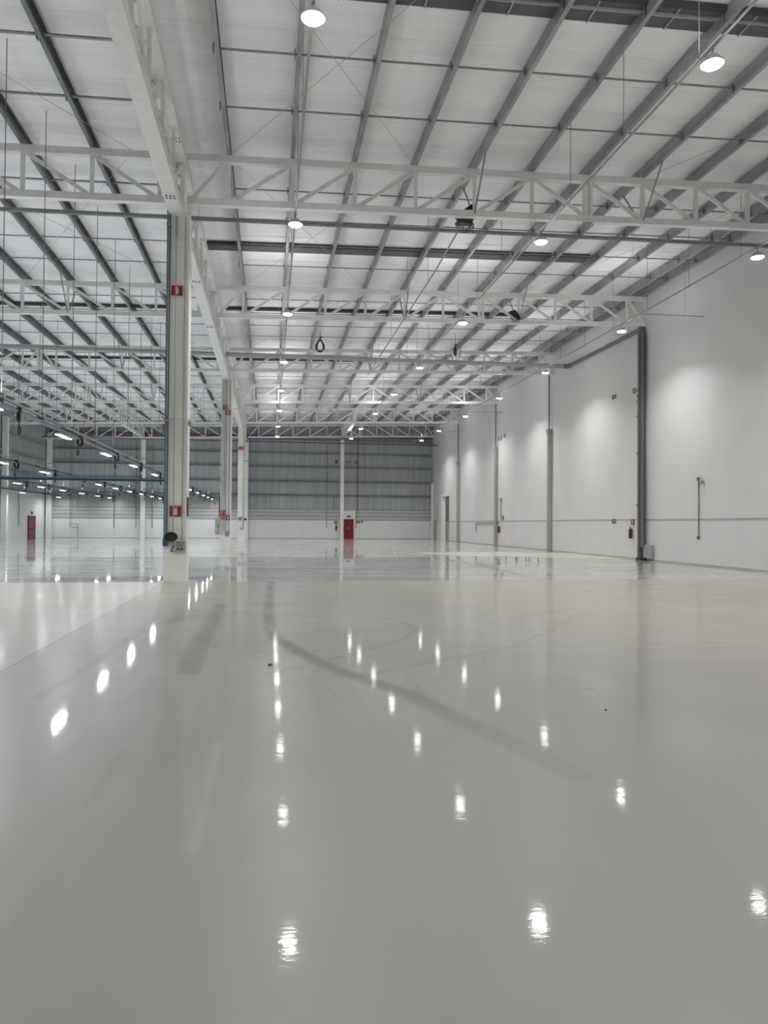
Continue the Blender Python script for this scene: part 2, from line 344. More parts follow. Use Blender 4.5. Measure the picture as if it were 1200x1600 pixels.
def build_floor():
    x0, x1, y0, y1, st = -3.2, 7.0, 2.4, YS, .045
    nx = int((x1 - x0) / st); ny = int((y1 - y0) / st)
    vs = []; fs = []; wear = []; cream = []
    for j in range(ny + 1):
        y = y0 + (y1 - y0) * j / ny
        for i in range(nx + 1):
            vs.append((x0 + (x1 - x0) * i / nx, y, 0))
    wear = [0.0] * len(vs)
    sx, sy_ = (x1 - x0) / nx, (y1 - y0) / ny
    for line, wd, amt in MARKS:
        R = wd * 2.2 + .05
        for a, b in zip(line, line[1:]):
            i0 = max(0, int((min(a[0], b[0]) - R - x0) / sx)); i1 = min(nx, int((max(a[0], b[0]) + R - x0) / sx) + 1)
            j0 = max(0, int((min(a[1], b[1]) - R - y0) / sy_)); j1 = min(ny, int((max(a[1], b[1]) + R - y0) / sy_) + 1)
            for j in range(j0, j1 + 1):
                for i in range(i0, i1 + 1):
                    idx = j * (nx + 1) + i; x, y, _ = vs[idx]
                    d = seg_d(x, y, a, b)
                    v = amt * max(0, min(1, (wd - d) / (wd * .6) + .5))
                    v *= (.8 + .2 * math.sin(7 * x + 3.1 * y)) * (min(1, max(.25, (y - 3.6) / 3.4)) if amt > .15 and wd > .03 else 1)
                    if abs(v) > abs(wear[idx]): wear[idx] = v
    for j in range(ny):
        for i in range(nx):
            a = j * (nx + 1) + i; fs.append((a, a + 1, a + nx + 2, a + nx + 1))
    near_n = len(fs)
    def quad(xa, xb, ya, yb):
        o = len(vs); vs.extend([(xa, ya, 0), (xb, ya, 0), (xb, yb, 0), (xa, yb, 0)]); wear.extend([0.0] * 4); fs.append((o, o + 1, o + 2, o + 3))
    quad(XL - .4, x0, YB, YS); quad(x1, XR + .4, YB, YS); quad(x0, x1, YB, y0)
    near_n = len(fs)
    cream = [0.0] * len(vs)
    # far coat, finer where the cream patch lies
    gx0, gx1, gy0, gy1, g = 7.0, XR + .4, 30.0, 46.0, .25
    mx, my = int((gx1 - gx0) / g), int((gy1 - gy0) / g); o = len(vs)
    for j in range(my + 1):
        for i in range(mx + 1):
            x = gx0 + (gx1 - gx0) * i / mx; y = gy0 + (gy1 - gy0) * j / my
            vs.append((x, y, 0)); wear.append(0.0)
            e = math.hypot((x - 15.8) / 7.6, (y - 39.4 + (x - 12) * .35) / 3.9) + .06 * math.sin(x * 2.3 + y)
            cream.append(max(0, min(1, (1 - e) / .12)))
    for j in range(my):
        for i in range(mx):
            a = o + j * (mx + 1) + i; fs.append((a, a + 1, a + mx + 2, a + mx + 1))
    quad(XL - .4, gx0, YS, YF + .3); quad(gx0, XR + .4, YS, gy0); quad(gx0, XR + .4, gy1, YF + .3); quad(XR + .4, 26, 60, YF + .3)
    cream += [0.0] * (len(vs) - len(cream))
    me = bpy.data.meshes.new('floor'); me.from_pydata(vs, [], fs)
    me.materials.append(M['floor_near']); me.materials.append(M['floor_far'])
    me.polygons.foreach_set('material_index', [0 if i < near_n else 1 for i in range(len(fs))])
    a = me.attributes.new('wear', 'FLOAT', 'POINT'); a.data.foreach_set('value', wear)
    a = me.attributes.new('cream', 'FLOAT', 'POINT'); a.data.foreach_set('value', cream)
    me.update()
    o = bpy.data.objects.new('floor', me); COL.objects.link(o); struct(o)
build_floor()

# ------------------------------------------------------------------ shell
b = MB()          # roof sheet, slightly pitched
xa, xb = XL - .5, 26.0
b.v = [(xa, YB - .5, zr(xa)), (xb, YB - .5, zr(xb)), (xb, YF + .5, zr(xb)), (xa, YF + .5, zr(xa)),
       (xa, YB - .5, zr(xa) + .12), (xb, YB - .5, zr(xb) + .12), (xb, YF + .5, zr(xb) + .12), (xa, YF + .5, zr(xa) + .12)]
b.f = [(0, 3, 2, 1), (4, 5, 6, 7), (0, 1, 5, 4), (1, 2, 6, 5), (2, 3, 7, 6), (3, 0, 4, 7)]
struct(b.build('ceiling', 'roof'))

def zrr(x): return zr(x) + .05
b = MB(); ZT = 13.05
OP0, OP1, OPZ = 71.15, 74.2, 4.62      # opening near the far end of the right wall
b.box(XR, XR + .3, YB, OP0, 0, ZT); b.box(XR, XR + .3, OP1, YF, 0, ZT); b.box(XR, XR + .3, OP0, OP1, OPZ, ZT)
struct(b.build('wall_right', 'wall'))
b = MB(); b.box(XR - .012, XR + .01, YB, OP0 - .05, 1.90, 1.98); b.box(XR - .012, XR + .01, OP1 + .5, YF - .5, 1.90, 1.98)
struct(b.build('trim_1', 'light_grey'))
b = MB(); t = .16
b.box(XR - .05, XR + .36, OP1 - .06, OP1 + .40, 0, OPZ - .06)
b.box(XR - .05, XR + .36, OP0, OP1 + .40, OPZ - .06, OPZ + .2)
struct(b.build('door_1', 'frame_white'))
# small grey side door beside the far right corner
b = MB(); b.box(XR - .04, XR + .01, 76.9, 77.9, 0, 2.15)
d1 = struct(b.build('door_2', 'light_grey'))
MB().box(XR - .06, XR - .03, 76.85, 76.95, 0, 2.2).build('door_frame', 'downpipe_dark', d1)
MB().tube([(XR - .04, 77.05, 1.0), (XR - .11, 77.05, 1.0), (XR - .11, 77.17, 1.0)], .012).build('door_handle', 'downpipe_dark', d1)
struct(MB().box(25.6, 25.9, 60, YF, 0, ZT).build('wall_side_room', 'masonry'))
struct(MB().box(XR + .3, 25.9, 59.7, 60, 0, ZT).build('wall_side_room_front', 'masonry'))
struct(MB().box(XL - .3, XR + .3, YB - .3, YB, 0, ZT).build('wall_back', 'masonry'))

def ribs(b, u0, u1, z0, z1, place, pitch=.34, depth=.035, seams=None):
    """trapezoidal sheet standing upright; place(u, d, z) gives a world point"""
    prof = []; u = u0
    while u < u1:
        prof += [(u, 0), (u + pitch * .62, 0), (u + pitch * .70, depth), (u + pitch * .92, depth)]
        u += pitch
    prof.append((u1, 0)); prof = [(min(a, u1), d) for a, d in prof]
    o = len(b.v)
    for a, d in prof: b.v.append(place(a, d, z0)); b.v.append(place(a, d, z1))
    for i in range(len(prof) - 1): b.f.append((o + 2 * i, o + 2 * i + 2, o + 2 * i + 3, o + 2 * i + 1))
wf = struct(MB().box(XL - .3, 26, YF, YF + .3, 0, 2.0).build('wall_far', 'masonry'))
b = MB()
b.box(XL - .3, 26, YF, YF + .3, 2.0, 3.17)
for z in (2.0, 2.39, 2.78): b.prism([(YF, z + .05), (YF - .07, z + .09), (YF - .07, z + .33), (YF, z + .36)], 'x', XL, 26)
b.build('ribbed_band', 'light_grey', wf)
b = MB(); b.box(XL - .3, 26, YF + .03, YF + .3, 3.17, ZT)
ribs(b, XL, 25.6, 3.17, 13.0, lambda u, d, z: (u, YF + .01 - d, z))
b.build('cladding', 'clad_dark', wf)
b = MB(); b.box(XL, 25.6, YF - .05, YF + .02, 3.13, 3.2); b.build('flashing', 'girt', wf)
wl = struct(MB().box(XL - .3, XL, YB, YF, 0, 4.5).build('wall_left', 'masonry'))
b = MB(); b.box(XL - .3, XL - .02, YB, YF, 4.5, ZT); ribs(b, YB, YF, 4.5, 12.4, lambda u, d, z: (XL + d, u, z))
b.build('cladding', 'clad_dark', wl)
struct(MB().box(XL, XR, YF - .03, YF, 0, .06).build('baseboard_far', 'light_grey'))
struct(MB().box(XR - .03, XR, YB, OP0, 0, .07).build('baseboard_right', 'light_grey'))

# girts on the far and left cladding: each one a thing
GZ = [4.62, 6.12, 7.68, 9.15, 10.6]
for i, z in enumerate(GZ):
    b = MB(); b.prism([(YF - .03, z), (YF - .19, z), (YF - .19, z + .03), (YF - .06, z + .03), (YF - .06, z + .17), (YF - .19, z + .17), (YF - .19, z + .20), (YF - .03, z + .20)], 'x', XL + .3, XR - .25)
    tag(b.build('wall_girt', 'girt'), 'long grey horizontal girt on the far cladding, %s from the bottom' % ['lowest', 'second', 'third', 'fourth', 'topmost'][i], 'girt', 'girts on the far wall')
for i, z in enumerate([6.1, 7.7, 9.3]):
    b = MB(); b.box(XL + .03, XL + .19, 50, YF - .3, z, z + .2)
    tag(b.build('wall_girt', 'girt'), 'grey horizontal girt on the left side cladding, %s' % ['lowest of three', 'middle of three', 'topmost of three'][i], 'girt', 'girts on the left wall')

# ------------------------------------------------------------------ trusses
def truss(name, label, nodes, peak, Y, x_start, x_end, group, brace=(), splice=None, cw=.19, top_w=.2):
    t = thing(name, label, 'roof truss', (px(nodes[0]), Y, zb(px(nodes[0]))), group)
    ox, oy, oz = t.location
    def P(x, dy, z): return (x - ox, dy, z - oz)
    MB().bar(P(x_start, 0, zb(x_start)), P(x_end, 0, zb(x_end)), cw, cw).build('bottom_chord', 'white_steel', t)
    MB().bar(P(x_start, 0, zt(x_start)), P(x_end, 0, zt(x_end)), top_w, .2).build('top_chord', 'white_steel', t)
    for i in nodes:
        x = px(i); b = MB()
        if i == splice:
            b.bar(P(x - .09, 0, zb(x) + .09), P(x - .09, 0, zt(x) - .09), .10, .15); b.bar(P(x + .09, 0, zb(x) + .09), P(x + .09, 0, zt(x) - .09), .10, .15)
        else:
            b.bar(P(x, -.04, zb(x) + .09), P(x, -.04, zt(x) - .09), .11, .05); b.bar(P(x, .06, zb(x) + .09), P(x, .06, zt(x) - .09), .05, .07)
        b.build('post', 'white_steel', t)
    seq = sorted(set([x_start_i for x_start_i in [(x_start - XC) / PN]] + list(nodes) + [(x_end - XC) / PN]))
    for a, c in zip(seq, seq[1:]):
        if c - a < .3: continue
        xa_, xb_ = px(a), px(c)
        if c <= peak + .01: A, B = (xa_ + .12, zb(xa_) + .09), (xb_ - .08, zt(xb_) - .1)
        else: A, B = (xa_ + .08, zt(xa_) - .1), (xb_ - .12, zb(xb_) + .09)
        b = MB(); b.bar(P(A[0], -.035, A[1]), P(B[0], -.035, B[1]), .05, .11); b.bar(P(A[0], .045, A[1] + .02), P(B[0], .045, B[1] + .02), .05, .05)
        b.build('diagonal', 'white_steel', t)
    for i in brace:
        x = px(i)
        for s in (-1, 1):
            b = MB(); b.tube([P(x, s * .06, zb(x) - .02), P(x, s * 1.25, zt(x) + .14)], .028, 6)
            b.build('knee_brace', 'galv', t)
    if splice is not None:
        x = px(splice); b = MB()
        b.box(x - ox - .15, x - ox + .15, -.06, .06, zb(x) - oz - .115, zb(x) - oz - .094)
        b.box(x - ox - .12, x - ox + .12, -.04, .04, zb(x) - oz - .13, zb(x) - oz - .11)
        b.build('splice_plate', 'galv', t)
    return t
XE_L, XS_R = CX - .2, CX + .2
RN = [.65 + j for j in range(11)]
LNODES = [-.4, -1.4, -2.4, -3.4, -4.4, -5.4, -5.9, -6.4, -7.4, -8.4, -9.4, -10.4]
names = ['nearest', 'second', 'third', 'fourth', 'fifth', 'farthest']
for k in range(6):
    truss('roof_truss', 'white lattice roof truss of the right bay, %s' % (names[k] + (', overhead' if k == 0 else ' from the viewer')), RN, 5.65, TY[k], XS_R, XR, 'right bay roof trusses', (4.65, 7.65), 6.65)
    truss('roof_truss', 'white lattice roof truss of the left bay, %s' % names[k] + (', seen left of the big column' if k == 0 else ', left of the column row'), LNODES[::-1], -5.9, TY[k], XL, XE_L, 'left bay roof trusses', (-3.4, -8.4), -5.9)

# girders running along the column row
def girder(label, y0, y1, splices):
    t = thing('column_row_girder', label, 'girder', (CX - .08, y0, 10.2), 'girders along the column row')
    L = y1 - y0
    MB().box(-.18, .18, 0, L, .03, .33).build('bottom_chord', 'white_steel', t)
    MB().box(-.12, .26, 0, L, 1.56, 1.80).build('top_chord', 'white_steel', t)
    n = max(2, round(L / 1.912)); 
    for i in range(n + 1):
        y = min(max(L * i / n, .06), L - .06); b = MB()
        for xx in (-.09, .13): b.box(xx - .04, xx + .04, y - .06, y + .06, .33, 1.56)
        for z in (.6, .95, 1.3): b.box(-.09, .13, y - .04, y + .04, z - .03, z + .03)
        b.build('post', 'white_steel', t)
    for i in range(n):
        ya, yb_ = L * i / n, L * (i + 1) / n
        A, B = (.36, 1.54) if i % 2 else (1.54, .36)
        b = MB()
        for xx in (-.09, .13): b.bar((xx, ya + .1, A), (xx, yb_ - .1, B), .05, .10)
        for f in (.3, .5, .7):
            b.box(-.09, .13, ya + (yb_ - ya) * f - .03, ya + (yb_ - ya) * f + .03, A + (B - A) * f - .03, A + (B - A) * f + .03)
        b.build('diagonal', 'white_steel', t)
    for s in splices:
        b = MB()
        for xx in (-.1, 0, .1):
            for dy in (-.07, .07):
                b.lathe([(.028, 0), (.028, .03)], (xx, s - y0 + dy, .003), 8)
        b.build('splice_bolt', 'galv', t)
        b = MB()
        for xx in (-.04, .05, .14, .23):
            for dy in (-.08, .08): b.lathe([(.02, 0), (.02, .03)], (xx - .01, s - y0 + dy, 1.532), 8)
        b.build('top_bolt', 'galv', t)
CY = [-1.89, TY[0], TY[2], TY[4]]
girder('heavy white lattice girder overhead, reaching the nearest column', CY[0], TY[0], [19.6])
girder('white lattice girder between the nearest and second columns of the row', TY[0] + .02, TY[2], [26.4, 32.4])
girder('white lattice girder between the second and third columns of the row', TY[2] + .02, TY[4], [49, 55.4])
girder('short white lattice girder from the third column to the far wall', TY[4] + .02, TY[5], [])
def wind_truss(label, xc):
    t = thing('wind_column_truss', label, 'bracket truss', (xc, TY[4] + .15, zb(xc)), 'bracket trusses over the far wall columns')
    L = TY[5] - TY[4] - .3
    MB().box(-.15, .15, 0, L, -.1, .12).build('bottom_chord', 'white_steel', t)
    MB().box(-.1, .1, 0, L, 1.16, 1.3).build('top_chord', 'white_steel', t)
    for i in range(7):
        y = .08 + (L - .16) * i / 6
        w2 = .14 if i in (0, 6) else .05
        MB().box(-w2, w2, y - .05, y + .05, .12, 1.16).build('post', 'white_steel', t)
    for i in range(6):
        y, y2 = .08 + (L - .16) * i / 6, .08 + (L - .16) * (i + 1) / 6
        MB().bar((0, y, .14 if i % 2 else 1.14), (0, y2, 1.14 if i % 2 else .14), .05, .07).build('diagonal', 'white_steel', t)
wind_truss('short white bracket truss above the slim column by the red door', 7.7)
wind_truss('short white bracket truss above the slim far column left of the big column', -13.05)

# ------------------------------------------------------------------ purlins
def purlin(p, side, label, web_sign):
    hgt = .34 if side == 'right' else .37; f = .10; x = px(p) - web_sign * f / 2; z0 = zt(x) + .105
    s = web_sign
    prof = [(x, z0), (x + s * f, z0), (x + s * f, z0 + .03), (x + s * (f - .008), z0 + .03), (x + s * (f - .008), z0 + .008), (x + s * .008, z0 + .008),
            (x + s * .008, z0 + hgt - .008), (x + s * (f - .008), z0 + hgt - .008), (x + s * (f - .008), z0 + hgt - .03), (x + s * f, z0 + hgt - .03), (x + s * f, z0 + hgt), (x, z0 + hgt)]
    if s > 0: prof = prof[::-1]
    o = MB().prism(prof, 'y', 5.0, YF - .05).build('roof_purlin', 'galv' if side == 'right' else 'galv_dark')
    return tag(o, label, 'purlin', 'purlins of the %s bay' % side)
RP = RN + [11.08]
for i, p in enumerate(RP):
    lab = 'grey steel purlin of the right bay roof, ' + ('first right of the column row' if i == 0 else 'tight against the white side wall' if i == len(RP) - 1 else ORD[i] + ' counted from the column row')
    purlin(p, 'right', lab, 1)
LP = [-.4, -1.4, -2.4, -3.4, -4.4, -5.4, -6.4, -7.4, -8.4, -9.4, -10.4]
for i, p in enumerate(LP):
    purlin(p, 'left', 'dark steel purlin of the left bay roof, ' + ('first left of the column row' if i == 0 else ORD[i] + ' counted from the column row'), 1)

# sag bars crossing the purlins
cnt = 0
ks = [k for k in range(-3, 25) if k % 5 != 0]
for n, k in enumerate(ks):
    y = 21.05 + 2.294 * k
    for side in ('right', 'left'):
        x0, x1 = (px(.65), XR - .05) if side == 'right' else (XL + .1, CX - .5)
        b = MB(); dz = .24
        b.bar((x0, y, zt(x0) + dz), (x1, y, zt(x1) + dz), .035, .035)
        if side == 'left' and k < 3: b.bar((x0, y - .07, zt(x0) + dz - .02), (x1, y - .07, zt(x1) + dz - .02), .03, .04)
        for p in (RP if side == 'right' else LP):
            x = px(p); b.box(x - .11, x - .085, y - .05, y + .05, zt(x) + .13, zt(x) + .34)
        tag(b.build('sag_bar', 'galv_tube'), 'thin grey bar across the %s bay purlins, %s row from the viewer' % (side, ORD[n]), 'sag bar', 'sag bars of the %s bay' % side)
# tension rods crossing under the sheet
def rod(a, c, label):
    o = MB().tube([(a[0], a[1], zt(a[0]) + .12), (c[0], c[1], zt(c[0]) + .12)], .007, 6).build('tension_rod', 'wire_light')
    tag(o, label, 'tension rod', 'diagonal tension rods under the roof')
for k, nm in enumerate(['over the viewer', 'behind the nearest truss', 'behind the second truss', 'behind the third truss']):
    y0 = TY[0] + 11.47 * (k - 1)
    if k == 0: ylo = 12.0
    else: ylo = y0
    for j, p in enumerate([.65, 7.65]):
        w_ = 'near the column row' if j == 0 else 'nearer the white side wall'
        rod((px(p), y0 + (ylo - y0), 0), (px(p + 3), y0 + 11.47), 'thin roof rod leaning right, %s, %s' % (nm, w_))
        rod((px(p + 3), ylo), (px(p), y0 + 11.47), 'thin roof rod leaning left, %s, %s' % (nm, w_))
    rod((px(-.8), ylo), (px(-4.4), y0 + 11.47), 'thin diagonal roof rod leaning left, %s, left bay' % nm)
    rod((px(-4.4), ylo), (px(-.8), y0 + 11.47), 'thin diagonal roof rod leaning right, %s, left bay' % nm)

# dark ridge vents
def vent(label, x0, x1, y0, y1, rail):
    t = thing('roof_vent', label, 'roof vent', (x0, y0, zr(x0)), 'dark strips across the roof')
    def q(x, y, z): return (x - x0, y - y0, zr(x) + z - zr(x0))
    b = MB(); b.bar(q(x0, (y0 + y1) / 2, -.06), q(x1, (y0 + y1) / 2, -.06), y1 - y0, .10); b.build('strip', 'vent_grey', t)
    b = MB(); b.bar(q(x0, y0 + .02, -.10), q(x1, y0 + .02, -.10), .10, .10)
    b.build('edge_shadow_gap', 'dark_gap', t).name = 'lip'
    if rail:
        b = MB(); b.bar(q(x0, y0 + .45 * (y1 - y0), -.13), q(x1, y0 + .45 * (y1 - y0), -.13), .03, .03)
        x = x0 + .8
        while x < x1: b.bar(q(x, y0, -.13), q(x, y1, -.13), .03, .03); x += PN / 1.0
        b.build('rail', 'pipe_grey', t)
vent('wide dark vent strip with a thin rail, at the top of the view', .5, XR, 14.05, 14.8, True)
vent('dark vent strip across the roof between the nearest and second trusses', CX + .1, 13.1, 28.4, 29.1, False)
vent('thin dark vent strip just behind the second truss, left bay', XL + .5, -4.9, 36.95, 37.25, False)
vent('thin dark vent strip just behind the second truss, right bay', CX + .3, 12.6, 36.95, 37.3, False)
vent('thin dark vent strip just behind the third truss', CX + .3, 12.6, 48.4, 48.75, False)
vent('thin dark vent strip behind the third truss, left bay', XL + .5, CX - .5, 48.4, 48.75, False)

# ------------------------------------------------------------------ columns
def column(Y, label, base=1.0):
    t = thing('steel_column', label, 'column', (CX, Y, 0), 'columns of the middle row')
    h = 10.2
    MB().box(-.30, -.255, -.30, .30, base, h).build('flange', 'column_paint', t)
    MB().box(.245, .30, -.30, .30, base, h).build('flange', 'white_steel', t)
    b = MB(); b.box(-.255, .245, -.27, -.23, base, h); b.box(-.255, .245, .23, .27, base, h); b.build('web', 'column_paint', t)
    MB().box(-.31, .31, -.31, .31, 0, base).build('base_casing', 'column_paint', t)
    b = MB(); b.box(-.31, .31, -.305, .305, 4.55, 4.6); b.box(-.31, .31, -.305, .305, 9.35, 9.42); b.build('stiffener_plate', 'column_paint', t)
    MB().box(-.32, .32, -.34, .34, h, h + .03).build('cap_plate', 'white_steel', t)
    return t
column(TY[0], 'large cream steel column in the left foreground carrying signs and conduits')
column(TY[2], 'second cream column of the row, with red plates and a side cabinet')
column(TY[4], 'third and farthest cream column of the row')
def post(x, Y, wd, h, label, nm='wall_column', rings=True):
    t = thing(nm, label, 'column', (x, Y, 0), 'slim columns against the outer walls')
    b = MB(); b.box(-wd / 2, wd / 2, -.03, .0, 0, h); b.box(-wd / 2, -wd / 2 + .05, 0, .3, 0, h); b.box(wd / 2 - .05, wd / 2, 0, .3, 0, h)
    b.build('shaft', 'white_steel', t)
    if rings: MB().box(-wd / 2 - .02, wd / 2 + .02, -.06, .1, 8.2, 8.3).build('clamp', 'galv', t)
    return t
post(7.7, YF - .42, .40, 10.75, 'slim white far wall column beside the red door', rings=False)
post(-13.07, YF - .42, .46, 10.5, 'slim white far wall column left of the big column')
post(-2.5, YF - .42, .38, 10.6, 'slim white far wall column behind the third row column')
post(-22.3, YF - .42, .5, 10.7, 'slim white column in the far left corner', rings=False)
t = post(-22.35, 65.9, .45, 10.6, 'slim white column on the left wall at the left picture edge', rings=False)
MB().box(XR - .22, XR - .02, YF - .42, YF - .1, 0, 6.2).build('corner_post', 'column_paint', None)
tag(bpy.data.objects['corner_post'], 'slim cream post in the far right corner', 'post')

# ------------------------------------------------------------------ high bay lamps and their conduits
def high_bay():
    t = thing('high_bay_lamp', 'x', 'ceiling lamp')
    b = MB(); b.lathe([(.05, .16), (.12, .14), (.17, .06), (.205, .03), (.205, .0), (.19, -.005)], n=24); hs = b.build('housing', 'lamp_body', t, smooth=True)
    b = MB(); b.lathe([(.185, -.004), (.16, -.03), (.10, -.045), (.02, -.05)], n=24); b.build('lens', 'bay_lens', hs, smooth=True)
    b = MB(); b.tube([(0, 0, .16), (0, 0, .26), (.03, 0, .28), (0, 0, .31), (0, 0, .33)], .012, 6); b.build('hook', 'galv_tube', t)
    return t
spot = bpy.data.lights.new('high_bay_beam', 'AREA'); spot.shape = 'DISK'; spot.size = .34; spot.energy = BAY_W; spot.spread = math.radians(132); spot.color = (1, .995, .985)
roof_fill = bpy.data.lights.new('high_bay_roof_fill', 'AREA'); roof_fill.shape = 'DISK'; roof_fill.size = .3; roof_fill.energy = BAY_UP_FILL; roof_fill.color = (1, 1, 1)  # added light aimed at the roof, no part of the real lamp
omni = bpy.data.lights.new('high_bay_omni_fill', 'POINT'); omni.energy = BAY_FILL; omni.shadow_soft_size = .17; omni.color = (1, .995, .985)  # added fill that softly lifts the roof and upper walls
proto_bay = high_bay()
LY = [11.97, 20.4, 29.24, 38.0, 46.2, 54.5, 63.5, 71.1]
def put_bay(x, y, label, group, first=[True]):      # lamps close under a truss get no added roof fill
    t = proto_bay if first[0] else copy_tree(proto_bay)
    first[0] = False
    t.location = (x, y, 10.05); tag(t, label, 'ceiling lamp', group)
    for d, dz in ((spot, -.06), (omni, -.24), (roof_fill, .42)):
        if d is roof_fill and y == 20.4: continue
        o = bpy.data.objects.new('lamp_or_fill_light', d); COL.objects.link(o); o.location = (x, y, 10.05 + dz)
        if d is roof_fill: o.rotation_euler.x = math.pi
rows = [(.63, 'left', LY), (7.87, 'middle', LY), (14.95, 'right', LY)]
for x, nm, ys in rows:
    for i, y in enumerate(ys):
        if nm == 'right' and i == 0:
            put_bay(x, y, 'round high bay lamp of the right row, out of view at the right', 'high bay lamps outside the view'); continue
        k = i if nm != 'right' else i - 1; n = len(ys) if nm != 'right' else len(ys) - 1
        put_bay(x, y, 'glowing round high bay lamp, %s in the %s row' % (nth(k, n), nm), 'high bay lamps of the %s row' % nm)
    for y in (3.4, -5.1, -13.6, -22.1): put_bay(x, y, 'round high bay lamp behind the viewer', 'high bay lamps outside the view')
MB().tube([(21.5, 72, 10.4), (21.5, 72, zr(21.5))], .02, 6).build('lamp_rod', 'wire'); tag(bpy.data.objects['lamp_rod'], 'thin rod holding the lamp of the side room', 'rod')
put_bay(21.5, 72.0, 'round high bay lamp in the side room beyond the opening', 'high bay lamps outside the view')
for x, nm, ys in rows:
    t = thing('lamp_conduit', 'thin grey conduit hung along the %s row of high bay lamps' % nm, 'conduit', (x, 4, 10.36), 'lamp conduits')
    MB().tube([(0, 0, 0), (0, 73.8, 0)], .028 if nm != 'right' else .03, 8).build('tube', 'pipe_grey', t)
    y = 2.5 + (.6 if nm == 'left' else 0)
    while y < 73:
        MB().tube([(0, y, .02), (0, y, zr(x) - 10.36)], .008, 5).build('hanger_wire', 'wire', t); y += 2.94
    if nm == 'right':
        for yy, ln in ((27.65 - 4, 2.85), (54.2 - 4, 2.85), (66.0 - 4, 2.85)):
            b = MB(); b.tube([(0, yy, 0), (ln, yy, .03)], .02, 6); b.tube([(ln * .7, yy, .02), (ln * .7, yy, zr(x) - 10.36)], .007, 5); b.build('branch', 'pipe_grey', t)
t = thing('lamp_conduit', 'thin grey conduit running from the black box towards the third truss', 'conduit', (5.5, 21.2, 10.3), 'lamp conduits')
MB().tube([(0, 0, .15), (0, 3, 0), (0, 20.1, -.05)], .028, 8).build('tube', 'pipe_grey', t)
for y in (4, 8, 12, 16): MB().tube([(0, y, 0), (0, y, zr(5.5) - 10.3)], .008, 5).build('hanger_wire', 'wire', t)

# ------------------------------------------------------------------ pipes across the hall
t = thing('service_pipe', 'grey double pipe crossing the whole hall just behind the nearest truss', 'pipe', (0, 23.6, 11.38), 'pipes across the hall')
sl = .023
MB().tube([(XL + .2, 0, (XL) * sl), (XR, 0, XR * sl)], .05, 8).build('tube', 'galv_tube', t)
MB().tube([(XL + .2, .1, (XL) * sl + .1), (3.0, .1, 3 * sl + .1), (XR, .1, XR * sl + .1)], .035, 8).build('tube', 'pipe_grey', t)
t = thing('drain_pipe', 'thick grey drain pipe crossing before the third truss and along the wall', 'pipe', (0, 41.3, 11.1), 'pipes across the hall')
sl2 = .007
b = MB(); b.tube([(-20, 0, -20 * sl2 + 0), (XR - .35, 0, XR * sl2)], .125, 10); b.build('tube', 'pipe_grey', t, smooth=True)
b = MB(); b.tube([(XR - .5, 0, XR * sl2), (XR - .2, -.02, XR * sl2), (XR - .17, -.3, XR * sl2)], .14, 10); b.build('elbow', 'downpipe_dark', t, smooth=True)
b = MB(); b.tube([(XR - .17, -.2, XR * sl2), (XR - .17, -8.5, XR * sl2 - .05)], .10, 10); b.build('wall_run', 'downpipe_dark', t, smooth=True)
t = thing('cross_rail', 'blue and grey service rail crossing the left bay at low height', 'service rail', (0, 43, 4.05))
MB().tube([(XL + .2, 0, -.02), (-5.9, 0, -.02)], .055, 8).build('blue_tube', 'blue', t)
MB().bar((XL + .2, 0, .08), (-5.9, 0, .08), .08, .09).build('rail', 'blue_light', t)
for z, nm, c in ((7.35, 'upper', 'pipe_grey'), (4.97, 'lower', 'wire')):
    tag(MB().tube([(XL + .1, 75, z), (-6.2, 75, z)], .045 if z > 6 else .03, 8).build('service_pipe', c), 'thin horizontal pipe before the far wall of the left bay, %s one' % nm, 'pipe', 'pipes across the hall')
t = thing('compressed_air_pipe', 'long thin dark blue pipe crossing high along the far wall', 'pipe', (0, 76.5, 10.15), 'pipes across the hall')
MB().tube([(XL + .2, 0, -.04), (XR - .05, 0, .04)], .05, 8).build('tube', 'blue', t)
for x in (-20, -14, -8, -2, 4, 10, 16): MB().tube([(x, 0, 0), (x, 0, zr(x) - 10.15)], .012, 5).build('hanger_wire', 'wire', t)
t = thing('sprinkler_main', 'dark red sprinkler main along the top of the far wall with its riser', 'pipe', (0, YF - .5, 10.98))
MB().tube([(XL + .4, 0, -.1), (XR - .2, 0, .1)], .07, 8).build('main', 'dark_red', t)
MB().tube([(9.42, .0, .05), (9.42, .22, .0), (9.42, .22, -7.9)], .045, 8).build('riser', 'ext_red', t)

# vertical conduits on the far wall
for x, z0, z1, lab in [(6.07, 1.15, 10.2, 'on the far wall left of the red door'), (6.8, 3.2, 4.55, 'short one just left of the far slim column'), (-15.95, 1.1, 9.6, 'on the far wall, left of the left bay slim column'), (-13.75, 1.1, 9.6, 'beside the slim far column of the left bay'), (-12.1, 1.1, 9.6, 'between the slim far column and the big column')]:
    tag(MB().tube([(x, YF - .26, z0), (x, YF - .26, z1)], .035, 6).build('conduit', 'downpipe_dark'), 'thin dark vertical conduit ' + lab, 'conduit', 'conduits on the far wall')
tag(MB().tube([(-20.25, YF - .26, 9.7), (-20.25, YF - .26, 1.45), (-19.45, YF - .26, 1.45), (-19.45, YF - .26, .15)], .035, 6).tube([(-20.25, YF - .26, 1.5), (-20.25, YF - .26, 1.1), (-19.45, YF - .26, 1.1)], .03, 6).build('conduit', 'downpipe_dark'), 'thin dark conduit with a stepped end on the far left wall', 'conduit', 'conduits on the far wall')
tag(MB().tube([(XL + .08, 70.5, 4.45), (XL + .08, 70.5, 1.2)], .03, 6).build('conduit', 'downpipe_dark'), 'thin dark vertical conduit on the left side wall', 'conduit')

